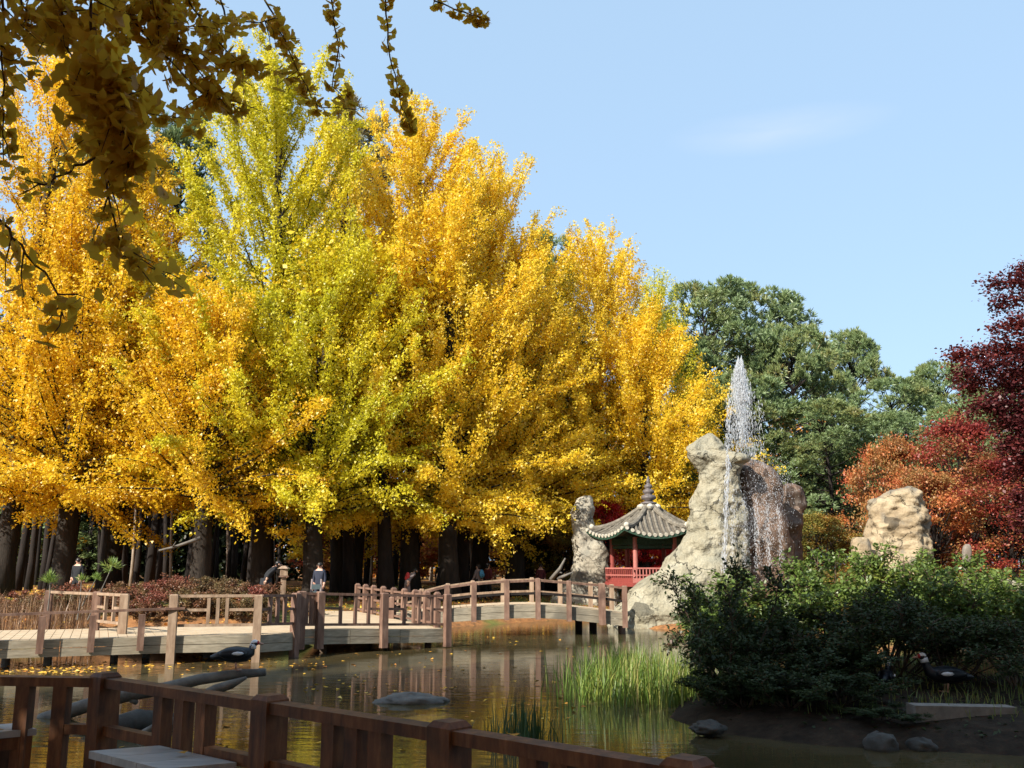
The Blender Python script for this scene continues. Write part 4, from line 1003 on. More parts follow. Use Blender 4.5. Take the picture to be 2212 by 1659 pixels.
# ------------------------------------------------------------------ rocks
def rock_mesh(levels, Y, dep=.8, dmax=1.6, n=44, rows=60, amp=.16, seed=0, sc=1.0, shift=0.0, pw=2.6):
    lv = sorted(levels); ys = np.array([l[0] for l in lv]); xl = np.array([l[1] for l in lv]); xr = np.array([l[2] for l in lv])
    yy = np.linspace(ys[0], ys[-1], rows); l = np.interp(yy, ys, xl); r = np.interp(yy, ys, xr); vs = []
    for y, a, b in zip(yy, l, r):
        pa, pb = at(a, y, Y), at(b, y, Y); c = (pa+pb)/2; hw = (pb[0]-pa[0])/2; hd = min(hw*dep, dmax); 
        for k in range(n):
            t = 2*math.pi*k/n; ct, st = math.cos(t), math.sin(t)
            p = Vector((c[0]+hw*abs(ct)**(2/pw)*np.sign(ct), c[1]+shift+hd*abs(st)**(2/pw)*np.sign(st), c[2]))
            q = p*sc + Vector((seed, seed*1.7, 0))
            f = mnoise.fractal(q*.8, .9, 2.1, 5)*amp + (mnoise.ridged_multi_fractal(q*.55, .8, 2.0, 4, 1, 2)-1.0)*amp*.45
            cell = mnoise.voronoi(q*.9)[0]; f += (cell[1]-cell[0]-.25)*amp*.55
            w = min(1, hw/.5)
            d = Vector((ct*.75, st, .15*math.sin(q.z*3)))
            vs.append(p + d*f*w)
    fs = [(i*n+k, (i+1)*n+k, (i+1)*n+(k+1) % n, i*n+(k+1) % n) for i in range(rows-1) for k in range(n)]
    fs += [tuple(range(n)), tuple((rows-1)*n+k for k in range(n-1, -1, -1))]
    m = MB(); m.add(vs, fs); return m
c4 = lambda y, a, b: (903.6+y*.2995, 1174.7+a*.2995, 1174.7+b*.2995)
c5 = lambda y, a, b: (858.4+y*.2995, 1626.5+a*.2995, 1626.5+b*.2995)
main_lv = [c4(*t) for t in ((108,1180,1215),(118,1165,1232),(135,1128,1252),(160,1102,1264),(220,1056,1288),(244,1052,1300),(252,1050,1420),(285,1050,1476),(318,1060,1466),(345,1078,1420),(392,1116,1398),(460,1112,1400),(560,1085,1420),(680,1052,1440),(760,1022,1450),(830,1035,1460),(930,975,1480),(1030,900,1490),(1100,820,1490),(1190,700,1490),(1240,620,1490),(1330,550,1490),(1400,495,1490),(1500,470,1490),(1620,460,1500))]
fr_ = empty('fountain_rock', at(1560, 1340, 35), 'tall artificial cream rock with a knobbed head, fountain water running down its right side', 'rock')
rock_mesh(main_lv, 34.6, .62, 1.7, 84, 150, .27, 3, 1.25).build('rock_face', ROCK, fr_, smooth=True)
wet_lv = [c4(*t) for t in ((300,1470,1540),(325,1440,1590),(360,1400,1640),(420,1390,1690),(480,1390,1705),(560,1380,1695),(640,1360,1690),(720,1340,1720),(800,1320,1745),(900,1310,1790),(1000,1300,1800),(1200,1300,1830),(1500,1300,1850))]
rock_mesh(wet_lv, 35.6, .7, 1.7, 56, 80, .20, 9, 1.0).build('wet_face', WROCK, fr_, smooth=True)
tag(rock_mesh([c4(*t) for t in ((470,1745,1800),(500,1710,1850),(560,1690,1876),(640,1690,1885),(740,1690,1868),(850,1670,1850),(950,1650,1850),(1200,1640,1860))], 37.6, .8, 1.5, 48, 60, .2, 14).build('boulder', WROCK, smooth=True),
    'dark brown wet boulder behind the fountain rock beside the pines', 'rock')
tag(rock_mesh([(1071,1261,1275),(1074,1252,1277),(1080,1246,1279),(1098,1238,1281),(1107,1236,1279),(1116,1238,1274),(1126,1238,1277),(1161,1236,1294),(1180,1237,1306),(1197,1239,1315),(1227,1237,1321),(1251,1232,1322),(1270,1212,1328),(1293,1190,1332),(1345,1180,1336)], 43.4, .75, 1.4, 48, 100, .2, 21, 1.3).build('rock_spire', GROCK, smooth=True),
    'grey rock spire with a narrow castellated top left of the pavilion', 'rock')
tb_ = rock_mesh([c5(*t) for t in ((640,1110,1150),(652,1085,1165),(668,1005,1200),(690,965,1222),(715,925,1236),(760,862,1242),(800,832,1246),(850,826,1254),(900,838,1250),(930,842,1250),(1000,836,1255),(1060,840,1260),(1130,800,1270),(1300,790,1280))], 33.6, .75, 1.4, 60, 80, .34, 31, 1.5)
tag(tb_.build('boulder', TANR, smooth=True), 'sunlit tan boulder with a flat protruding crown above the thicket', 'rock')
tag(rock_mesh([c5(*t) for t in ((1008,735,800),(1020,715,835),(1060,712,845),(1110,720,850),(1250,715,855))], 32.6, .8, .9, 30, 24, .09, 33).build('stone', TANR, smooth=True), 'small tan stone leaning on the left foot of the tan boulder', 'rock')
tag(rock_mesh([c5(*t) for t in ((1058,1535,1558),(1070,1518,1570),(1110,1510,1576),(1170,1514,1572),(1230,1520,1562),(1290,1522,1560),(1420,1520,1562))], 22, .8, .9, 24, 24, .03, 35, 3).build('standing_stone', SLAB, smooth=True), 'slim round-topped upright stone behind the thicket at the right', 'rock')
def blob(name, c, r, mat, label, seed, cat='rock', amp=.25, n=22, rows=14):
    vs = []
    for i in range(rows):
        ph = math.pi*(i+.03)/(rows-1+.06)
        for k in range(n):
            t = 2*math.pi*k/n; d = Vector((math.sin(ph)*math.cos(t), math.sin(ph)*math.sin(t), math.cos(ph)))
            f = 1+amp*mnoise.fractal(d*1.6+Vector((seed,0,0)), 1, 2, 4); vs.append((c[0]+d.x*r[0]*f, c[1]+d.y*r[1]*f, c[2]+d.z*r[2]*f))
    fs = [(i*n+k, (i+1)*n+k, (i+1)*n+(k+1) % n, i*n+(k+1) % n) for i in range(rows-1) for k in range(n)] + [tuple(range(n-1,-1,-1)), tuple((rows-1)*n+k for k in range(n))]
    return tag(MB().add(vs, fs).build(name, mat, smooth=True), label, cat)
c = on(886, 1516, 0); blob('stone', (c[0], c[1], .0), (.54, .34, .115), DEADW, 'flat grey rock breaking the water surface before the railing', 4, amp=.35)
c = on(1903, 1608, .05); blob('stone', c, (.20, .2, .13), DSTONE, 'grey stone at the dark water edge below the thicket', 6)
c = on(1990, 1612, .03); blob('stone', c, (.16, .2, .09), DSTONE, 'flat dark stone beside the grey stone at the water edge', 7)
c = on(1530, 1572, .10); blob('bank_stone', c, (.20, .22, .08), DSTONE, 'dark pointed stone at the tip of the right bank', 8, amp=.4)
for (px, py, r, lab) in ((2166, 1262, .13, 'largest of the pale stones showing through the leaves at the right edge'), (2186, 1266, .11, 'pale stone in the middle of the three at the right edge'), (2201, 1270, .10, 'pale stone touching the right edge of the photo')):
    blob('stone', at(px, py, 22.5), (r*1.25, r, r*.95), ROCK, lab, px*.1, amp=.5)
# granite kerb slab on the bank, and the curb line at the very edge
s0, s1 = at(1975, 1524, 12.0), at(2195, 1528, 12.05)
kb = MB().beam(s0+(0,.12,-.15), s1+(0,.12,-.15), .26, .30)
tag(kb.build('granite_slab', SLAB), 'long pale granite slab lying on the shaded right bank', 'slab')

# ------------------------------------------------------------------ fountain water
rf = np.random.default_rng(9)
def drops(P, stretch, r):
    n = len(P); o = np.array([[0,0,1],[1,0,0],[0,1,0],[-1,0,0],[0,-1,0],[0,0,-1]], float)
    F = [(0,1,2),(0,2,3),(0,3,4),(0,4,1),(5,2,1),(5,3,2),(5,4,3),(5,1,4)]
    rr = r*np.exp(rf.normal(0, .35, n)); sc_ = np.stack([rr, rr, rr*stretch], 1)
    vv = P[:, None, :] + o[None]*sc_[:, None, :]
    return np.concatenate([vv[:, f, :] for f in F])
ft = empty('fountain_water', at(1600, 985, 35), 'white water jet rising from the fountain rock and falling back over it', 'fountain')
def put(name, P, st, r):
    V = drops(P, st, r); me = quad_mesh(name, V, np.zeros(len(V)), 3); o = link(name, me, DROP, ft, 'stuff'); me.transform(__import__('mathutils').Matrix.Translation(-Vector(ft.location)))
o0 = at(1602, 985, 35.2); g_, vz = 9.8, math.sqrt(2*9.8*(at(1602, 772, 35.2)[2]-o0[2]))
nj = 9500; vr = np.abs(rf.normal(.0, .24, nj)).clip(0, .6); v = vz*(1-.16*vr/.3*rf.uniform(.5, 1.2, nj)); T = .30+rf.random(nj)**.8*1.35; a = rf.uniform(0, 6.28, nj)
P = o0 + np.stack([vr*np.cos(a)*T + .05*T, vr*np.sin(a)*T*.8, v*T-.5*g_*T*T], 1); put('jet', P[P[:, 2] > o0[2]-.4], 8, .0055)
nt_ = 2200; u = rf.random(nt_); P = at(1602, 790, 35.2) + np.stack([rf.normal(0, .15, nt_)*(.05+u), rf.normal(0, .15, nt_)*(.05+u), -u*1.7+.32], 1); put('jet_crown', P, 6, .0075)
for x0, y0, x1, y1, n, sp, r, Y in ((1574, 860, 1571, 985, 260, .05, .014, 34.0), (1573, 985, 1564, 1235, 620, .045, .015, 32.9), (1640, 860, 1648, 1010, 160, .07, .012, 34.4)):
    u = rf.random(n)[:, None]; P = at(x0, y0, Y)*(1-u)+at(x1, y1, Y)*u + rf.normal(0, sp, (n, 3)); put('falling_stream', P, 7.0, r*.5)
for px, py, sx, sz, n, Y in ((1655, 1060, .45, .8, 1100, 34.1), (1680, 1050, .28, .5, 500, 34.1), (1640, 1125, .5, .35, 700, 33.9), (1655, 1180, .35, .7, 700, 33.8), (1600, 1130, .5, .9, 700, 33.7)):
    P = at(px, py, Y) + rf.normal(0, 1, (n, 3))*np.array([sx, .12, sz]); put('spray', P, 2.5, .0055)
for k in range(5):
    x0 = 1585+k*24; P0, P1 = at(x0, 1060+k*8, 33.9), at(x0-4+k*3, 1225, 33.5); u = rf.random((260, 1)); put('trickle', P0*(1-u)+P1*u+rf.normal(0, .05, (260, 3)), 5.0, .006)

# ------------------------------------------------------------------ people
DG = bpy.context.evaluated_depsgraph_get
def person(label, px, Y, h, face, pose, mats, parts=()):
    """mats: top, legs, hair. face: heading of the body, 0 looks along +Y."""
    topm, legm = mats
    J = {'pelvis':(0,0,.95,.135),'belly':(0,.0,1.12,.125),'chest':(0,.0,1.33,.145),'neck':(0,.0,1.49,.058),'head':(0,.015,1.60,.092),'crown':(0,.01,1.69,.075)}
    E_ = [('pelvis','belly'),('belly','chest'),('chest','neck'),('neck','head'),('head','crown')]
    st = {'stand':.06, 'walk':.26, 'bend':.10}[pose]
    for s, sd in ((-1, 'l'), (1, 'r')):
        f = s*st
        J['sh'+sd] = (s*.175,0,1.40,.075); J['el'+sd] = (s*.225,-f*.35-.02,1.13,.055); J['wr'+sd] = (s*.215,-f*.6+.08,.90,.036)
        J['hip'+sd] = (s*.095,0,.88,.105); J['kn'+sd] = (s*.105,f*.5+.03,.49,.066); J['an'+sd] = (s*.105,f,.085,.046); J['to'+sd] = (s*.125,f+.16,.035,.036)
        E_ += [('chest','sh'+sd),('sh'+sd,'el'+sd),('el'+sd,'wr'+sd),('pelvis','hip'+sd),('hip'+sd,'kn'+sd),('kn'+sd,'an'+sd),('an'+sd,'to'+sd)]
    if pose == 'bend':
        for k in J:
            if k in ('belly','chest','neck','head','crown') or k[:2] in ('sh','el','wr'):
                x, y, z, r = J[k]; a = R_(38 if k != 'belly' else 18); y2, z2 = y*math.cos(a)+(z-.95)*math.sin(a), (z-.95)*math.cos(a)-y*math.sin(a)
                J[k] = (x, y2, .95+z2, r)
    coat = topm in (BLACKC, NAVYC)
    keys = list(J); me = bpy.data.meshes.new('body')
    me.from_pydata([J[k][:3] for k in keys], [(keys.index(a), keys.index(b)) for a, b in E_], [])
    o = bpy.data.objects.new('tmp', me); COL.objects.link(o)
    o.modifiers.new('Skin', 'SKIN'); su = o.modifiers.new('Sub', 'SUBSURF'); su.levels = 1; su.render_levels = 1
    for i, k in enumerate(keys):
        r = J[k][3]*(1.12 if k in ('pelvis','belly','chest') and coat else 1.0); sv = me.skin_vertices[0].data[i]; sv.radius = (r*(1.2 if k in ('belly','chest','pelvis') else 1), r*(.85 if k in ('belly','chest','pelvis') else 1)); sv.use_root = (k == 'pelvis')
    bpy.context.view_layer.update()
    bm_ = bpy.data.meshes.new_from_object(o.evaluated_get(DG())); bpy.data.objects.remove(o); bpy.data.meshes.remove(me)
    bm_.name = 'body'
    cen = np.array([p.center for p in bm_.polygons]); JP = np.array([J[k][:3] for k in keys])
    near = np.argmin(np.linalg.norm(cen[:, None]-JP[None], axis=2), 1)
    cls = {'head':0,'crown':0,'neck':0,'wr':0,'kn':2,'an':3,'to':3,'hip':1 if coat else 2}
    mi = [next((v for kk, v in cls.items() if keys[j].startswith(kk)), 1) for j in near]
    verts = [tuple(v.co) for v in bm_.vertices]; faces = [tuple(p.vertices) for p in bm_.polygons]
    mb = MB(); mb.v = verts; mb.f = faces; mb.m = mi
    hd = np.array(J['head'][:3]); fw = np.array([0, 1.0, 0])
    mb.tube([hd+(0,.075,.005), hd+(0,.118,-.02)], [.012, .019], 6, 0)                   # nose
    for s in (-1, 1):
        mb.ball(hd+(s*.034,.086,.022), .012, .008, .009, 6, 3); mb.ball(hd+(s*.094,.0,.0), .014, .026, .035, 6, 0)   # eye, ear
    mb.ball(hd+(0,.084,-.05), .026, .008, .007, 6, 4)                                   # mouth
    for sd, s in (('l',-1), ('r',1)):
        w = np.array(J['wr'+sd][:3]); e = np.array(J['el'+sd][:3]); d = unit(w-e); q = unit(np.cross(d, (s*1.0,0,0)))
        mb.tube([w, w+d*.05, w+d*.095], [.032,.040,.034], 8, 0)
        for k in range(4):
            b0 = w+d*.085+q*(.030-.020*k); l = (.062,.075,.070,.055)[k]; mb.tube([b0, b0+d*l*.5, b0+d*l*.8-np.array([s*.012,0,0]), b0+d*l-np.array([s*.022,0,0])], [.010,.009,.008,.006], 5, 0)
        mb.tube([w+d*.03+q*.03, w+d*.07+q*.055, w+d*.10+q*.058], [.012,.011,.008], 5, 0)
    x = xat(px, Y); g = gz(x, Y); t = empty('person', (x, Y, g), label, 'person', None, face, h/1.77)
    me2 = mb.mesh('body', smooth=True); link('body', me2, [SKIN, topm, legm, SHOE, REDF], t)
    hb = MB()
    cr = hd+(0,-.018,.035); hb.ball(cr, .104, .112, .105, 12); hb.ball(hd+(0,-.06,-.05), .085, .06, .10, 10)
    link('hair', hb.mesh('hair', smooth=True), HAIR, t)
    for nm, mt, fn in parts:
        m = MB(); fn(m, J); link(nm, m.mesh(nm, smooth=True), mt, t)
    return t
def backpack(m, J):
    c = np.array(J['chest'][:3]); m.ball(c+(0,-.20,-.06), .15, .10, .21, 12); m.ball(c+(0,-.29,-.12), .10, .05, .10, 10)
def skirt(m, J):
    p = np.array(J['pelvis'][:3]); m.lathe(p+(0,0,-.42), [(.24,0),(.22,.2),(.19,.45)], 14)
person('person in a dark coat stooping behind the wooden lamp post', 576, 30.5, 1.60, R_(-70), 'bend', (BLACKC, BLACKC), [('coat', BLACKC, skirt)])
person('person in a navy jacket standing behind the notice stand', 691, 34, 1.72, R_(170), 'stand', (NAVYC, BLACKC))
person('person bending forward with a red backpack behind the platform', 880, 40, 1.60, R_(-60), 'bend', (GREYC, GREYC), [('backpack', REDC, backpack)])
person('taller of the two people in black coats by the straight trunk', 952, 44, 1.70, R_(10), 'walk', (BLACKC, BLACKC), [('coat', BLACKC, skirt)])
person('shorter of the two people in black coats by the straight trunk', 973, 44.3, 1.60, R_(-10), 'walk', (BLACKC, BLACKC), [('coat', BLACKC, skirt)])
person('person in a grey top walking above the arched bridge railing', 1033, 43, 1.64, R_(60), 'walk', (GREYC, BLACKC), [('backpack', BLUEC, backpack)])
person('person in a dark maroon top beside the one with a blue bag', 1054, 43.6, 1.70, R_(-40), 'stand', (MARC, BLACKC))
person('lone person in dark clothes near the dark evergreen left of the rock spire', 1168, 46, 1.62, R_(180), 'stand', (MARC, BLACKC))
person('person in black deep in the shade behind the azalea mound', 169, 34, 1.68, R_(170), 'stand', (BLACKC, BLACKC))

# ------------------------------------------------------------------ birds
def bird(label, loc, rz, L_=.62, white_head=False, perched=False):
    hx, hz = (-.03, -.075) if perched else (0, 0)     # a perched bird draws its head in
    t = empty('duck', loc, label, 'duck', None, rz)
    k = L_/.62; z = .16*k
    m = MB(); sp = [(-.34,.02),(-.24,.035),(-.12,.05),(0,.05),(.12,.05),(.20,.09),(.235+hx,.17+hz*.6),(.25+hx,.245+hz),(.285+hx,.275+hz),(.315+hx,.268+hz)]
    rd = [.020,.055,.098,.115,.102,.070,.046,.044,.042,.026]
    m.tube([np.array([x*k, 0, z+(.0+h)*k]) for x, h in sp], [r*k for r in rd], 12, 0)
    for s in (-1, 1):
        m.tube([np.array([.0, s*.05*k, z-.05*k]), np.array([.01*k, s*.05*k, .01])], [.014*k, .011*k], 6, 1); m.box((.04*k, s*.05*k, .008), .09*k, .05*k, .012, 0, 1)
    body = m.mesh('body', smooth=True); link('body', body, [BLKF, BEAK], t)
    w = MB()
    for s in (-1, 1): w.ball((-.04*k, s*.092*k, z+.065*k), .20*k, .035*k, .075*k, 10)
    link('wing', w.mesh('wing', smooth=True), BLKF, t)
    p = MB()
    for s in (-1, 1): p.ball((.02*k, s*.122*k, z+.07*k), .085*k, .012*k, .026*k, 8)
    link('wing_patch', p.mesh('wing_patch', smooth=True), WHITEP, t)
    hd = MB().ball(((.272+hx)*k, 0, z+(.276+hz)*k), .052*k, .043*k, .045*k, 10); hd.tube([np.array([(.245+hx)*k,0,z+(.20+hz)*k]), np.array([(.255+hx)*k,0,z+(.26+hz)*k])], [.050*k,.045*k], 10)
    link('head', hd.mesh('head', smooth=True), WHITEP if white_head else BLKF, t)
    fc = MB().ball(((.312+hx)*k, 0, z+(.275+hz)*k), .028*k, .036*k, .030*k, 8); link('face', fc.mesh('face', smooth=True), REDF, t)
    bk = MB().tube([np.array([(.325+hx)*k,0,z+(.27+hz)*k]), np.array([(.36+hx)*k,0,z+(.26+hz)*k]), np.array([(.395+hx)*k,0,z+(.258+hz)*k])], [.020*k,.016*k,.010*k], 8); link('beak', bk.mesh('beak', smooth=True), BEAK, t)
    return t
p1 = on(2045, 1484, .38); bird('black and white duck standing on the bank under the dark shrubs', (p1[0], p1[1], gz(p1[0], p1[1])), R_(178), .70, True)
p2 = on(1925, 1490, .38); w2 = bird('duck with white breast half hidden by stems, left of the other bank duck', (p2[0]+.1, p2[1]+.4, gz(p2[0]+.1, p2[1]+.4)), R_(60), .55, True)

# ------------------------------------------------------------------ fallen logs, branches, saplings
lg = empty('fallen_log', on(330, 1505, 0), 'grey fallen tree limb rising out of the water towards the right', 'log')
l0, l1, l2, l3 = on(90, 1556, -.05), at(280, 1500, 13.3), at(430, 1468, 13.5), at(574, 1452, 13.6)
MB().tube([l0, (l0+l1)/2+(0,0,.02), l1, (l1+l2)/2+(0,0,-.02), l2, (l2+l3)/2+(0,0,.015), l3], [.10,.095,.09,.082,.075,.068,.052], 12).build('limb', DEADW, lg, smooth=True)
MB().tube([at(425, 1512, 13.4), at(465, 1490, 13.4), at(500, 1478, 13.3), at(532, 1464, 13.3)], [.075, .07, .06, .02], 10).build('branch', DEADW, lg, smooth=True)
MB().tube([at(285, 1510, 13.3), at(296, 1519, 13.3)], [.05, .03], 8).build('stub', DEADW, lg, smooth=True)
q0, q1 = on(215, 1585, .02), on(375, 1555, .05)
tag(MB().tube([q0, (q0+q1)/2+(0,0,.08), q1], [.15, .14, .09], 12).build('fallen_log', DSTONE, smooth=True), 'thick dark log lying in the water behind the near railing', 'log')
tag(MB().tube([on(300, 1592, .0), at(330, 1575, 11.9), at(400, 1545, 12.4)], [.06, .055, .03], 10).build('fallen_log', DEADW, smooth=True), 'thin grey stick leaning on the thick dark log', 'log')
pb = at(508, 1451, 13.52); bird('black duck with pale head perched on the fallen limb', (pb[0], pb[1], pb[2]+.02), R_(15), .62, True, True)
tag(MB().tube([at(1190,1252,39), at(1210,1228,38.8), at(1221,1206,38.6)], [.09,.07,.03], 8).tube([at(1205,1250,39), at(1222,1243,38.8), at(1238,1236,38.7)], [.08,.06,.03], 8).tube([at(1203,1234,38.9), at(1214,1238,38.8)], [.05,.03], 6).build('dead_branch', DEADW, smooth=True),
    'bleached dead branches propped beside the grey rock spire', 'branch')
tag(MB().tube([at(343,1189,34.5), at(375,1182,34.6), at(405,1172,34.7), at(433,1162,34.8)], [.03,.05,.06,.08], 7).tube([at(372,1183,34.6), at(380,1170,34.4)], [.03,.012], 5).build('dead_branch', DEADW, smooth=True), 'pale broken bough sticking out of the thick ginkgo trunk', 'branch')
def sapling(label, px, py, base_px, base_py, Y, r, n):
    rr_ = np.random.default_rng(int(px)); b = at(base_px, base_py, Y); t_ = at(px, py, Y)
    th = empty('pine_sapling', b, label, 'sapling'); MB().tube([b-(0,0,.1), (b+t_)/2+(.02,0,0), t_], [.018,.015,.01], 6).build('stem', DEADW, th)
    T = t_ + nrm(rr_.normal(0,1,(n,3)))*rr_.uniform(.0, r*.55, (n,1)); A = nrm(T-t_+np.array([0,0,r*.5])); P = np.repeat(T, 12, 0); d = nrm(np.repeat(A,12,0)+rr_.normal(0,.5,P.shape)); s_ = nrm(np.cross(d, rr_.normal(0,1,P.shape)))
    Ln = (r*rr_.uniform(.5,.9,len(P)))[:,None]; V = np.stack([P, P+d*Ln*.5+s_*.007, P+d*Ln, P+d*Ln*.5-s_*.007], 1) - b
    link('needles', quad_mesh('needles', V, rr_.random(len(P))), SAPL, th)
sapling('young pine tuft on a long leaning bare stem', 243, 1222, 190, 1330, 23.4, .26, 20)
sapling('bushy young pine tuft nearest the left edge', 108, 1254, 104, 1310, 23.8, .25, 22)
sapling('small young pine tuft between two others', 176, 1252, 168, 1330, 23.8, .16, 14)
sapling('young pine tuft leaning right below the long stem', 208, 1249, 178, 1300, 23.9, .19, 16)

# ------------------------------------------------------------------ small furniture
lp = v3(pxy(608, 27.5), gz(*pxy(608, 27.5))); ls = empty('lamp_post', lp, 'short pale wooden lamp post with a roofed box head', 'lamp')
zt = at(608, 1226, 27.5)[2]
MB().beam(lp-(0,0,.1), (lp[0], lp[1], zt-.27), .14, .14, side=(1,.3,0)).build('post', RAILP, ls)
MB().box((lp[0], lp[1], zt-.25), .26, .26, .04, .3).build('collar', RAILW, ls); MB().box((lp[0], lp[1], zt-.13), .20, .20, .19, .3).build('lamp_box', RAILP, ls)
MB().prism8([(lp[0]+dx*.30/2, lp[1]+dy*.30/2, zt-.03) for dx, dy in ((-1,-1),(1,-1),(1,1),(-1,1))]+[(lp[0]+dx*.05, lp[1]+dy*.05, zt+.05) for dx, dy in ((-1,-1),(1,-1),(1,1),(-1,1))]).build('cap', RAILP, ls)
nb_ = v3(pxy(678, 31.5), .0); nb_[2] = max(gz(nb_[0], nb_[1]), .55); ns_ = empty('notice_stand', nb_, 'low notice stand with bluish panels in front of the man in navy', 'sign')
zt = at(678, 1251, 31.5)[2]
for s in (-1, 1):
    MB().beam(nb_+(s*.17,0,-.1), (nb_[0]+s*.15, nb_[1]+.16, zt), .05, .05, side=(1,0,0)).build('leg', GREYC, ns_); MB().beam(nb_+(s*.17,.5,-.1), (nb_[0]+s*.15, nb_[1]+.20, zt-.05), .045, .045, side=(1,0,0)).build('leg', GREYC, ns_)
for k in range(4):
    f = .18+.2*k; c = nb_*(1-f)+np.array([nb_[0], nb_[1]+.16, zt])*f
    MB().box(c+(0,-.02,0), .29, .03, .16, 0).build('panel', BOARDM, ns_)
sp_ = pxy(678, 29.2); st_ = empty('wooden_step', (sp_[0], sp_[1], gz(*sp_)), 'dark wooden step at the landward side of the platform', 'step')
MB().box((sp_[0], sp_[1], .80), .50, .5, .05).build('tread', RAILW, st_); MB().box((sp_[0], sp_[1], .62), .44, .44, .30).build('riser', DBARK, st_)

# near railing
ZR = 1.18
NPOST = [on(-330, 1445, ZR+.045), on(232, 1452, ZR+.045), on(584, 1500, ZR+.045), on(972, 1556, ZR+.045), on(1490, 1636, ZR+.045)]
NPOST.append(NPOST[4]+(NPOST[4]-NPOST[3])); NPOST.append(NPOST[5]+(NPOST[4]-NPOST[3]))
nr = empty('railing', (NPOST[2][0], NPOST[2][1], .33), 'dark brown stained railing crossing the near corner of the photo', 'railing')
for i, p in enumerate(NPOST):
    MB().post(p[:2], .175, -.3, ZR+.045, ang2(NPOST[max(1,min(i,4))], NPOST[min(5,max(i+1,2))]), .03).build('post', FRONTW, nr)
for i, (a, b) in enumerate(zip(NPOST[:-1], NPOST[1:])):
    a, b = np.array([a[0], a[1], 0]), np.array([b[0], b[1], 0]); d = unit(b-a); L_ = np.linalg.norm(b-a)
    MB().beam(a+d*.08+(0,0,ZR-.03), b-d*.08+(0,0,ZR-.03), .13, .07).build('top_rail', FRONTW, nr)
    fr = (.40, .53, .66) if i in (1, 2, 3, 4, 5) else (.80, .88, .95)
    if i == 0: fr = (.55, .70, .84)
    for f in fr: MB().beam(a+(b-a)*f+(0,0,.40), a+(b-a)*f+(0,0,ZR-.065), .115, .095, side=d).build('baluster', FRONTW, nr)
    w_ = .06/L_
    for f0, f1 in ((.08/L_, fr[0]-w_), (fr[2]+w_, 1-.08/L_)): MB().beam(a+(b-a)*f0+(0,0,.79), a+(b-a)*f1+(0,0,.79), .085, .075).build('mid_rail', FRONTW, nr)
    MB().beam(a+d*.08+(0,0,.38), b-d*.08+(0,0,.38), .085, .075).build('bottom_rail', FRONTW, nr)
nd_ = empty('boardwalk', (0, 2, 0), 'brown boardwalk the camera stands on, inside the near railing', 'boardwalk')
rp = [np.array([p[0], p[1], .33]) for p in NPOST]
deck_planks([rp[0]+(0,.1,0), rp[1]+(0,.1,0), rp[2], rp[3], rp[4], rp[5], rp[6], np.array([rp[6][0],-3,.33]), np.array([rp[0][0],-3,.33])], .6).build('deck_planks', FRONTW, nd_, kind='stuff')
# two bench seats
def bench(label, Lp, Bp, Rp):
    Lp, Bp, Rp = [np.array(p) for p in (Lp, Bp, Rp)]; F = Lp+Rp-Bp; c = (Lp+Rp)/2
    t = empty('bench', (c[0], c[1], .33), label, 'bench'); u, v_ = Bp-Lp, Rp-Bp
    n_ = 3
    for k in range(n_):
        p0, p1 = Lp+v_*((k+.012)/n_), Lp+v_*((k+.988)/n_)
        MB().prism8([p0-(0,0,.05), p1-(0,0,.05), p1+u-(0,0,.05), p0+u-(0,0,.05), p0, p1, p1+u, p0+u]).build('seat_board', BENCHW, t)
    ins = lambda s, w: Lp+u*s+v_*w
    for s, w in ((.1,.1),(.9,.1),(.1,.9),(.9,.9)):
        q = ins(s, w); MB().box((q[0], q[1], (.33+q[2]-.05)/2), .09, .09, q[2]-.05-.33, ang2(Lp, Bp)).build('leg', FRONTW, t)
    for s0, w0, s1, w1 in ((.1,.1,.9,.1),(.1,.9,.9,.9),(.1,.1,.1,.9),(.9,.1,.9,.9)): MB().beam(ins(s0,w0)-(0,0,.10), ins(s1,w1)-(0,0,.10), .06, .09).build('apron', FRONTW, t)
    return t
ZS = .78
bench('grey topped wooden bench below the near railing with a leaf on it', on(192, 1622, ZS), on(343, 1610, ZS), on(512, 1647, ZS))
b_R, b_B = on(80, 1574, ZS), on(30, 1562, ZS); dv_ = on(192, 1622, ZS)-on(343, 1610, ZS)
bench('grey topped wooden bench cut by the left edge of the photo', on(-160, 1578, ZS), b_B+dv_*0, b_R)

# ------------------------------------------------------------------ the ginkgo overhead: crown out of view above, boughs hanging into view
def keep_out(base):
    def f(P):
        W = P + np.array(base) - EYE; dz = W[:, 1]*CP + W[:, 2]*SP; dy = -W[:, 1]*SP + W[:, 2]*CP
        ax, ay, az_ = W[:, 0], W[:, 1], W[:, 2]+EYE[2]
        inside = (ay > 7.0) & (ax > -10) | (ay + 1.02*(az_-2.4) > 15.2) & (ax > -12) | (ax + .92*(az_-.8) < 3.2) & (ay + 1.02*(az_-.8) > 14.4) & (ax > -12) | (dz > 0) & (np.abs(W[:, 0]) < dz*.80) & (dy < dz*.60) & (dy > -dz*.5)  # crowns cut to clear the view and leave back shrubs and reeds sunlit
        return ~inside
    return f
ob = (-5.6, 2.0, .33)
ov = empty('ginkgo_tree', ob, 'near ginkgo overhead whose shaded boughs hang into the top left', 'tree')
tm, cm_ = ginkgo_meshes(91, 14, 8.6, 5.4, 95000, .21, .34, 120, keep=keep_out(ob))
link('trunk', tm, BARK, ov); link('crown', cm_, AMBER, ov)
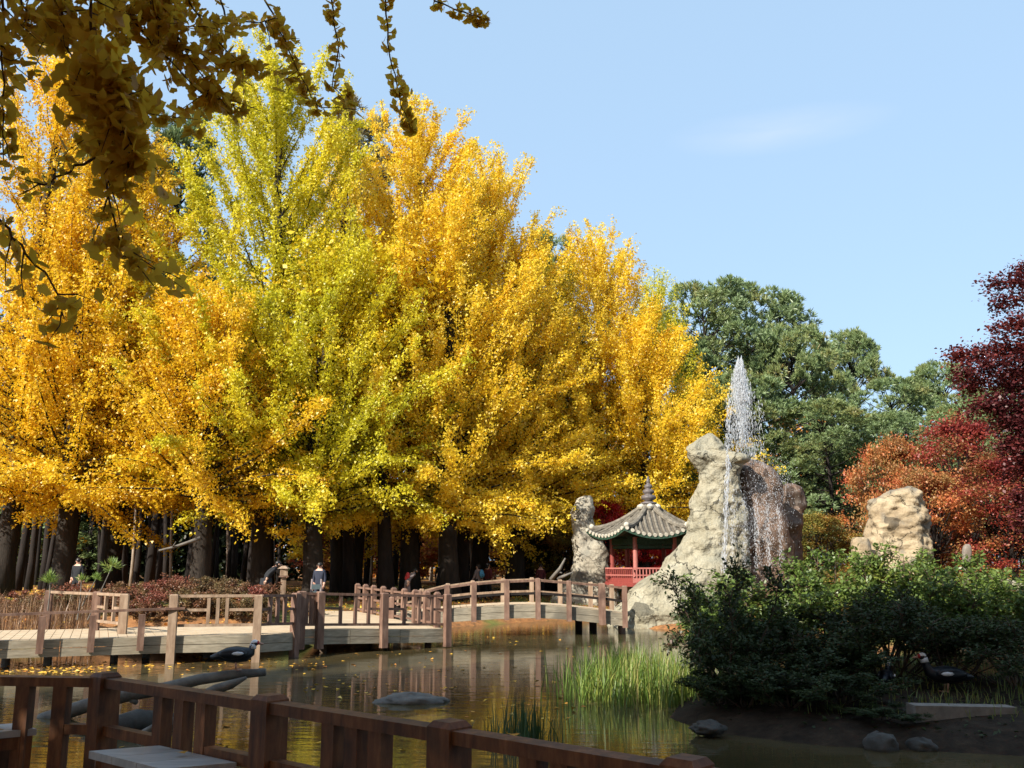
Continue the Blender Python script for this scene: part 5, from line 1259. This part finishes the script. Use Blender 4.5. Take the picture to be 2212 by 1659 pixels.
for k, (bx, by, H, R) in enumerate(((-13.5, 3.5, 15, 6.5), (6.2, 2.4, 14, 8.2))):  # unseen trees, added to cast shade on the log, water and bank
    tm, cm_ = ginkgo_meshes(95+k, H, R, 4.4, 68000, .21, .36, 110, keep=keep_out((bx, by, .45)))
    plant('ginkgo_tree', ('unseen ginkgo added left of the viewpoint to shade the log', 'second unseen ginkgo added right of the viewpoint to shade the bank')[k], 'tree', (bx, by, .4), (tm, cm_), (BARK, AMBER))
for k, (bx, by) in enumerate(((-9.5, -4.5), (-6, -11), (8, -10), (16, -3), (-16, -9), (1, -19), (20, -14))):  # unseen ring of trees, added to block sky light from the foreground
    plant('ginkgo_tree', 'unseen ginkgo added around the viewpoint to darken the foreground', 'tree', (bx, by, .4), (tm, cm_), (BARK, AMBER), 'added shade trees behind the viewpoint', rz=k*1.3)
ro = np.random.default_rng(17)
leafs = []     # position, tip direction, normal, size
def leaf_template(nseg=10, cup=.12):
    vs = [(0,0,0)]; fs = []
    for k in range(nseg+1):
        a = R_(-62+124*k/nseg); r = 1.0*(1+.05*math.sin(k*2.7))*(1-.22*math.exp(-((k-nseg/2)/.8)**2)); vs.append((math.sin(a)*r, math.cos(a)*r, cup*math.sin(a)**2 - .06*r*r))
    for k in range(nseg): fs.append((0, k+1, k+2))
    b = len(vs); vs += [(-.015,0,0),(.015,0,0),(.012,-.55,.03),(-.012,-.55,.03)]; fs.append((b, b+1, b+2, b+3))
    return vs, fs
twigs = []
def sprig(path, Y0, Y1, dens=26, size=.052, side=0, r=.008, spread=1.0, slen=.35):
    pts = [at(px, py, Y0+(Y1-Y0)*i/(len(path)-1)) for i, (px, py) in enumerate(path)]
    fine = []
    for a, b in zip(pts[:-1], pts[1:]):
        for f in np.linspace(0, 1, 5)[:-1]: fine.append(a+(b-a)*f + ro.normal(0, .006, 3))
    fine.append(pts[-1]); twigs.append((fine, [r*(1-.75*i/len(fine)) for i in range(len(fine))]))
    L_ = sum(np.linalg.norm(b-a) for a, b in zip(fine[:-1], fine[1:])); n_ = int(L_*dens)
    for _ in range(n_):
        p, tg = along(fine, ro.random()); 
        for _ in range(int(ro.integers(1, 4))):
            q = ro.normal(0, 1, 3); q -= tg*np.dot(q, tg); q = unit(q); d = unit(q*.9+tg*.35+np.array([0,0,-.35])); sz = size*ro.uniform(.6, 1.1)
            leafs.append((p+d*sz*.55, d, unit(np.cross(d, ro.normal(0,1,3))), sz))
    for _ in range(side):
        p, tg = along(fine, ro.uniform(.05, .95)); q = ro.normal(0, 1, 3)*np.array([1,.6,.6]); e = p+unit(q+tg*.8+np.array([0,0,-.35]))*slen*ro.uniform(.5, 1.3)*spread
        twigs.append(([p, (p+e)/2+ro.normal(0,.01,3), e], [r*.5, r*.35, r*.15]))
        for _ in range(int(np.linalg.norm(e-p)*dens*1.6)):
            f = ro.random(); b_ = p+(e-p)*f; d = unit(ro.normal(0,1,3)+np.array([0,0,-.3])); sz = size*ro.uniform(.6, 1.1); leafs.append((b_+d*sz*.5, d, unit(np.cross(d, ro.normal(0,1,3))), sz))
sprig([(560,-60),(575,0),(603,64),(642,147),(686,230),(775,238)], 5.6, 5.6, 52, .050, 5, slen=.18)
sprig([(712,-60),(716,0),(730,98),(720,186),(758,215)], 5.9, 5.8, 46, .050, 1, slen=.12)
sprig([(828,-60),(833,0),(841,122),(863,206),(886,278)], 5.9, 5.8, 46, .050, 2, slen=.12)
sprig([(900,-50),(941,0),(1005,28),(1054,44)], 6.2, 6.0, 52, .050, 2, slen=.12)
sprig([(330,-60),(343,0),(407,122),(490,230)], 4.9, 4.8, 58, .052, 16, slen=.30)
sprig([(400,-40),(417,20),(490,113),(565,160)], 5.1, 5.2, 46, .050, 11, slen=.26)
sprig([(460,-40),(490,40),(560,50),(600,40)], 5.4, 5.5, 28, .046, 4, slen=.2)
sprig([(190,-60),(196,0),(206,245),(245,480),(275,554),(390,603)], 3.9, 4.0, 26, .052, 12, slen=.26)
sprig([(200,60),(240,180),(270,280),(290,345)], 3.9, 3.9, 60, .062, 22, slen=.26)
sprig([(110,-60),(125,0),(150,110),(215,200),(300,250)], 4.2, 4.1, 52, .058, 16, slen=.3)
sprig([(5,-60),(5,0),(8,120),(4,250),(12,370)], 4.0, 4.0, 42, .052, 8, slen=.18)
sprig([(-60,430),(0,475),(59,549),(130,640),(140,690)], 3.6, 3.7, 20, .056, 5, slen=.2)
sprig([(206,338),(150,370),(100,395),(50,415)], 3.9, 4.2, 26, .042, 2, slen=.14)
sprig([(20,-60),(50,10),(70,70),(110,60)], 4.4, 4.4, 50, .046, 8, slen=.22)
sprig([(240,-60),(260,20),(330,90),(430,200),(520,235)], 4.6, 4.9, 46, .052, 10, slen=.26)
sprig([(300,-60),(330,20),(350,60)], 4.8, 4.7, 50, .05, 9, slen=.25)
# boughs that carry the sprigs, above the picture
for tgt in ((560,-60,5.6),(330,-60,4.9),(190,-60,3.9),(5,-60,4.0),(110,-60,4.2),(-60,430,3.6),(712,-60,5.9),(828,-60,5.9),(900,-50,6.2),(400,-40,5.1),(460,-40,5.4),(20,-60,4.4),(240,-60,4.6),(300,-60,4.8)):
    e = at(*tgt); s_ = np.array([-5.5, 2.0, 6.6]); mid = (s_+e)/2+np.array([0,.2,.9+.3*ro.random()])
    twigs.append(([s_, (s_+mid)/2+(0,0,.2), mid, (mid+e)/2+(0,0,.12), e], [.07, .045, .03, .016, .008]))
tw = MB()
for pts, rad in twigs: tw.tube(pts, rad, 5, cap=False)
tw.build('boughs', TWIG, ov)
lv_, lf_ = leaf_template(); lme = []
for cup in (.05, .18, -.12):
    v_, f_ = leaf_template(10, cup); me = bpy.data.meshes.new('leaf'); me.from_pydata(v_, [], f_); a = me.attributes.new('tint', 'FLOAT', 'FACE'); a.data.foreach_set('value', [ro.random()]*len(f_)); me.materials.append(OVERL); lme.append(me)
from mathutils import Matrix
leafs.sort(key=lambda l: -l[3]/max(.1, np.linalg.norm(l[0]-EYE)))
rest_v, rest_f, rest_t = [], [], []
for i, (p, d, n_, sz) in enumerate(leafs):
    n_ = unit(n_ - d*np.dot(n_, d)); s_ = np.cross(d, n_)
    if i < 300:
        M = Matrix(((s_[0]*sz, d[0]*sz, n_[0]*sz, p[0]-ob[0]), (s_[1]*sz, d[1]*sz, n_[1]*sz, p[1]-ob[1]), (s_[2]*sz, d[2]*sz, n_[2]*sz, p[2]-ob[2]), (0,0,0,1)))
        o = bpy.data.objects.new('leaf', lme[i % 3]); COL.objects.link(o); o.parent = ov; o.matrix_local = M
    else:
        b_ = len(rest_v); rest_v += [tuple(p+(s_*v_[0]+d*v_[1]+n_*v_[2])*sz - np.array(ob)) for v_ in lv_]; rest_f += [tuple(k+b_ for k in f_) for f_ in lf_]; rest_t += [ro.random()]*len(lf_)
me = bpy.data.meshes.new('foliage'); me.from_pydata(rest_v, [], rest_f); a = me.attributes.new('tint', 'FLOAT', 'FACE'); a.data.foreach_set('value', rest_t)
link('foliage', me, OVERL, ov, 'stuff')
# the leaf lying on the bench, a few on the near rail
def loose_leaf(p, rz, sz, label):
    v_, f_ = leaf_template(10, .25); me = bpy.data.meshes.new('fallen_leaf'); me.from_pydata([(x*sz, y*sz, z*sz+.02) for x, y, z in v_], [], f_); a = me.attributes.new('tint', 'FLOAT', 'FACE'); a.data.foreach_set('value', [.5]*len(f_))
    o = link('fallen_leaf', me, LITTER); o.location = p; o.rotation_euler = (.15, .1, rz); tag(o, label, 'leaf')
loose_leaf(on(396, 1634, ZS+.004), 1.0, .06, 'orange ginkgo leaf lying on the grey bench top')
loose_leaf(on(8, 1582, ZS+.004), 2.2, .05, 'small leaf lying on the left bench')
loose_leaf(on(1110, 1598, ZR+.008), .4, .045, 'curled orange leaf resting on the near rail')
import sys; print('triangles', sum(len(m.loops)-2*len(m.polygons) for m in bpy.data.meshes if m.users), 'objects', len(bpy.data.objects), 'leaves', len(leafs))
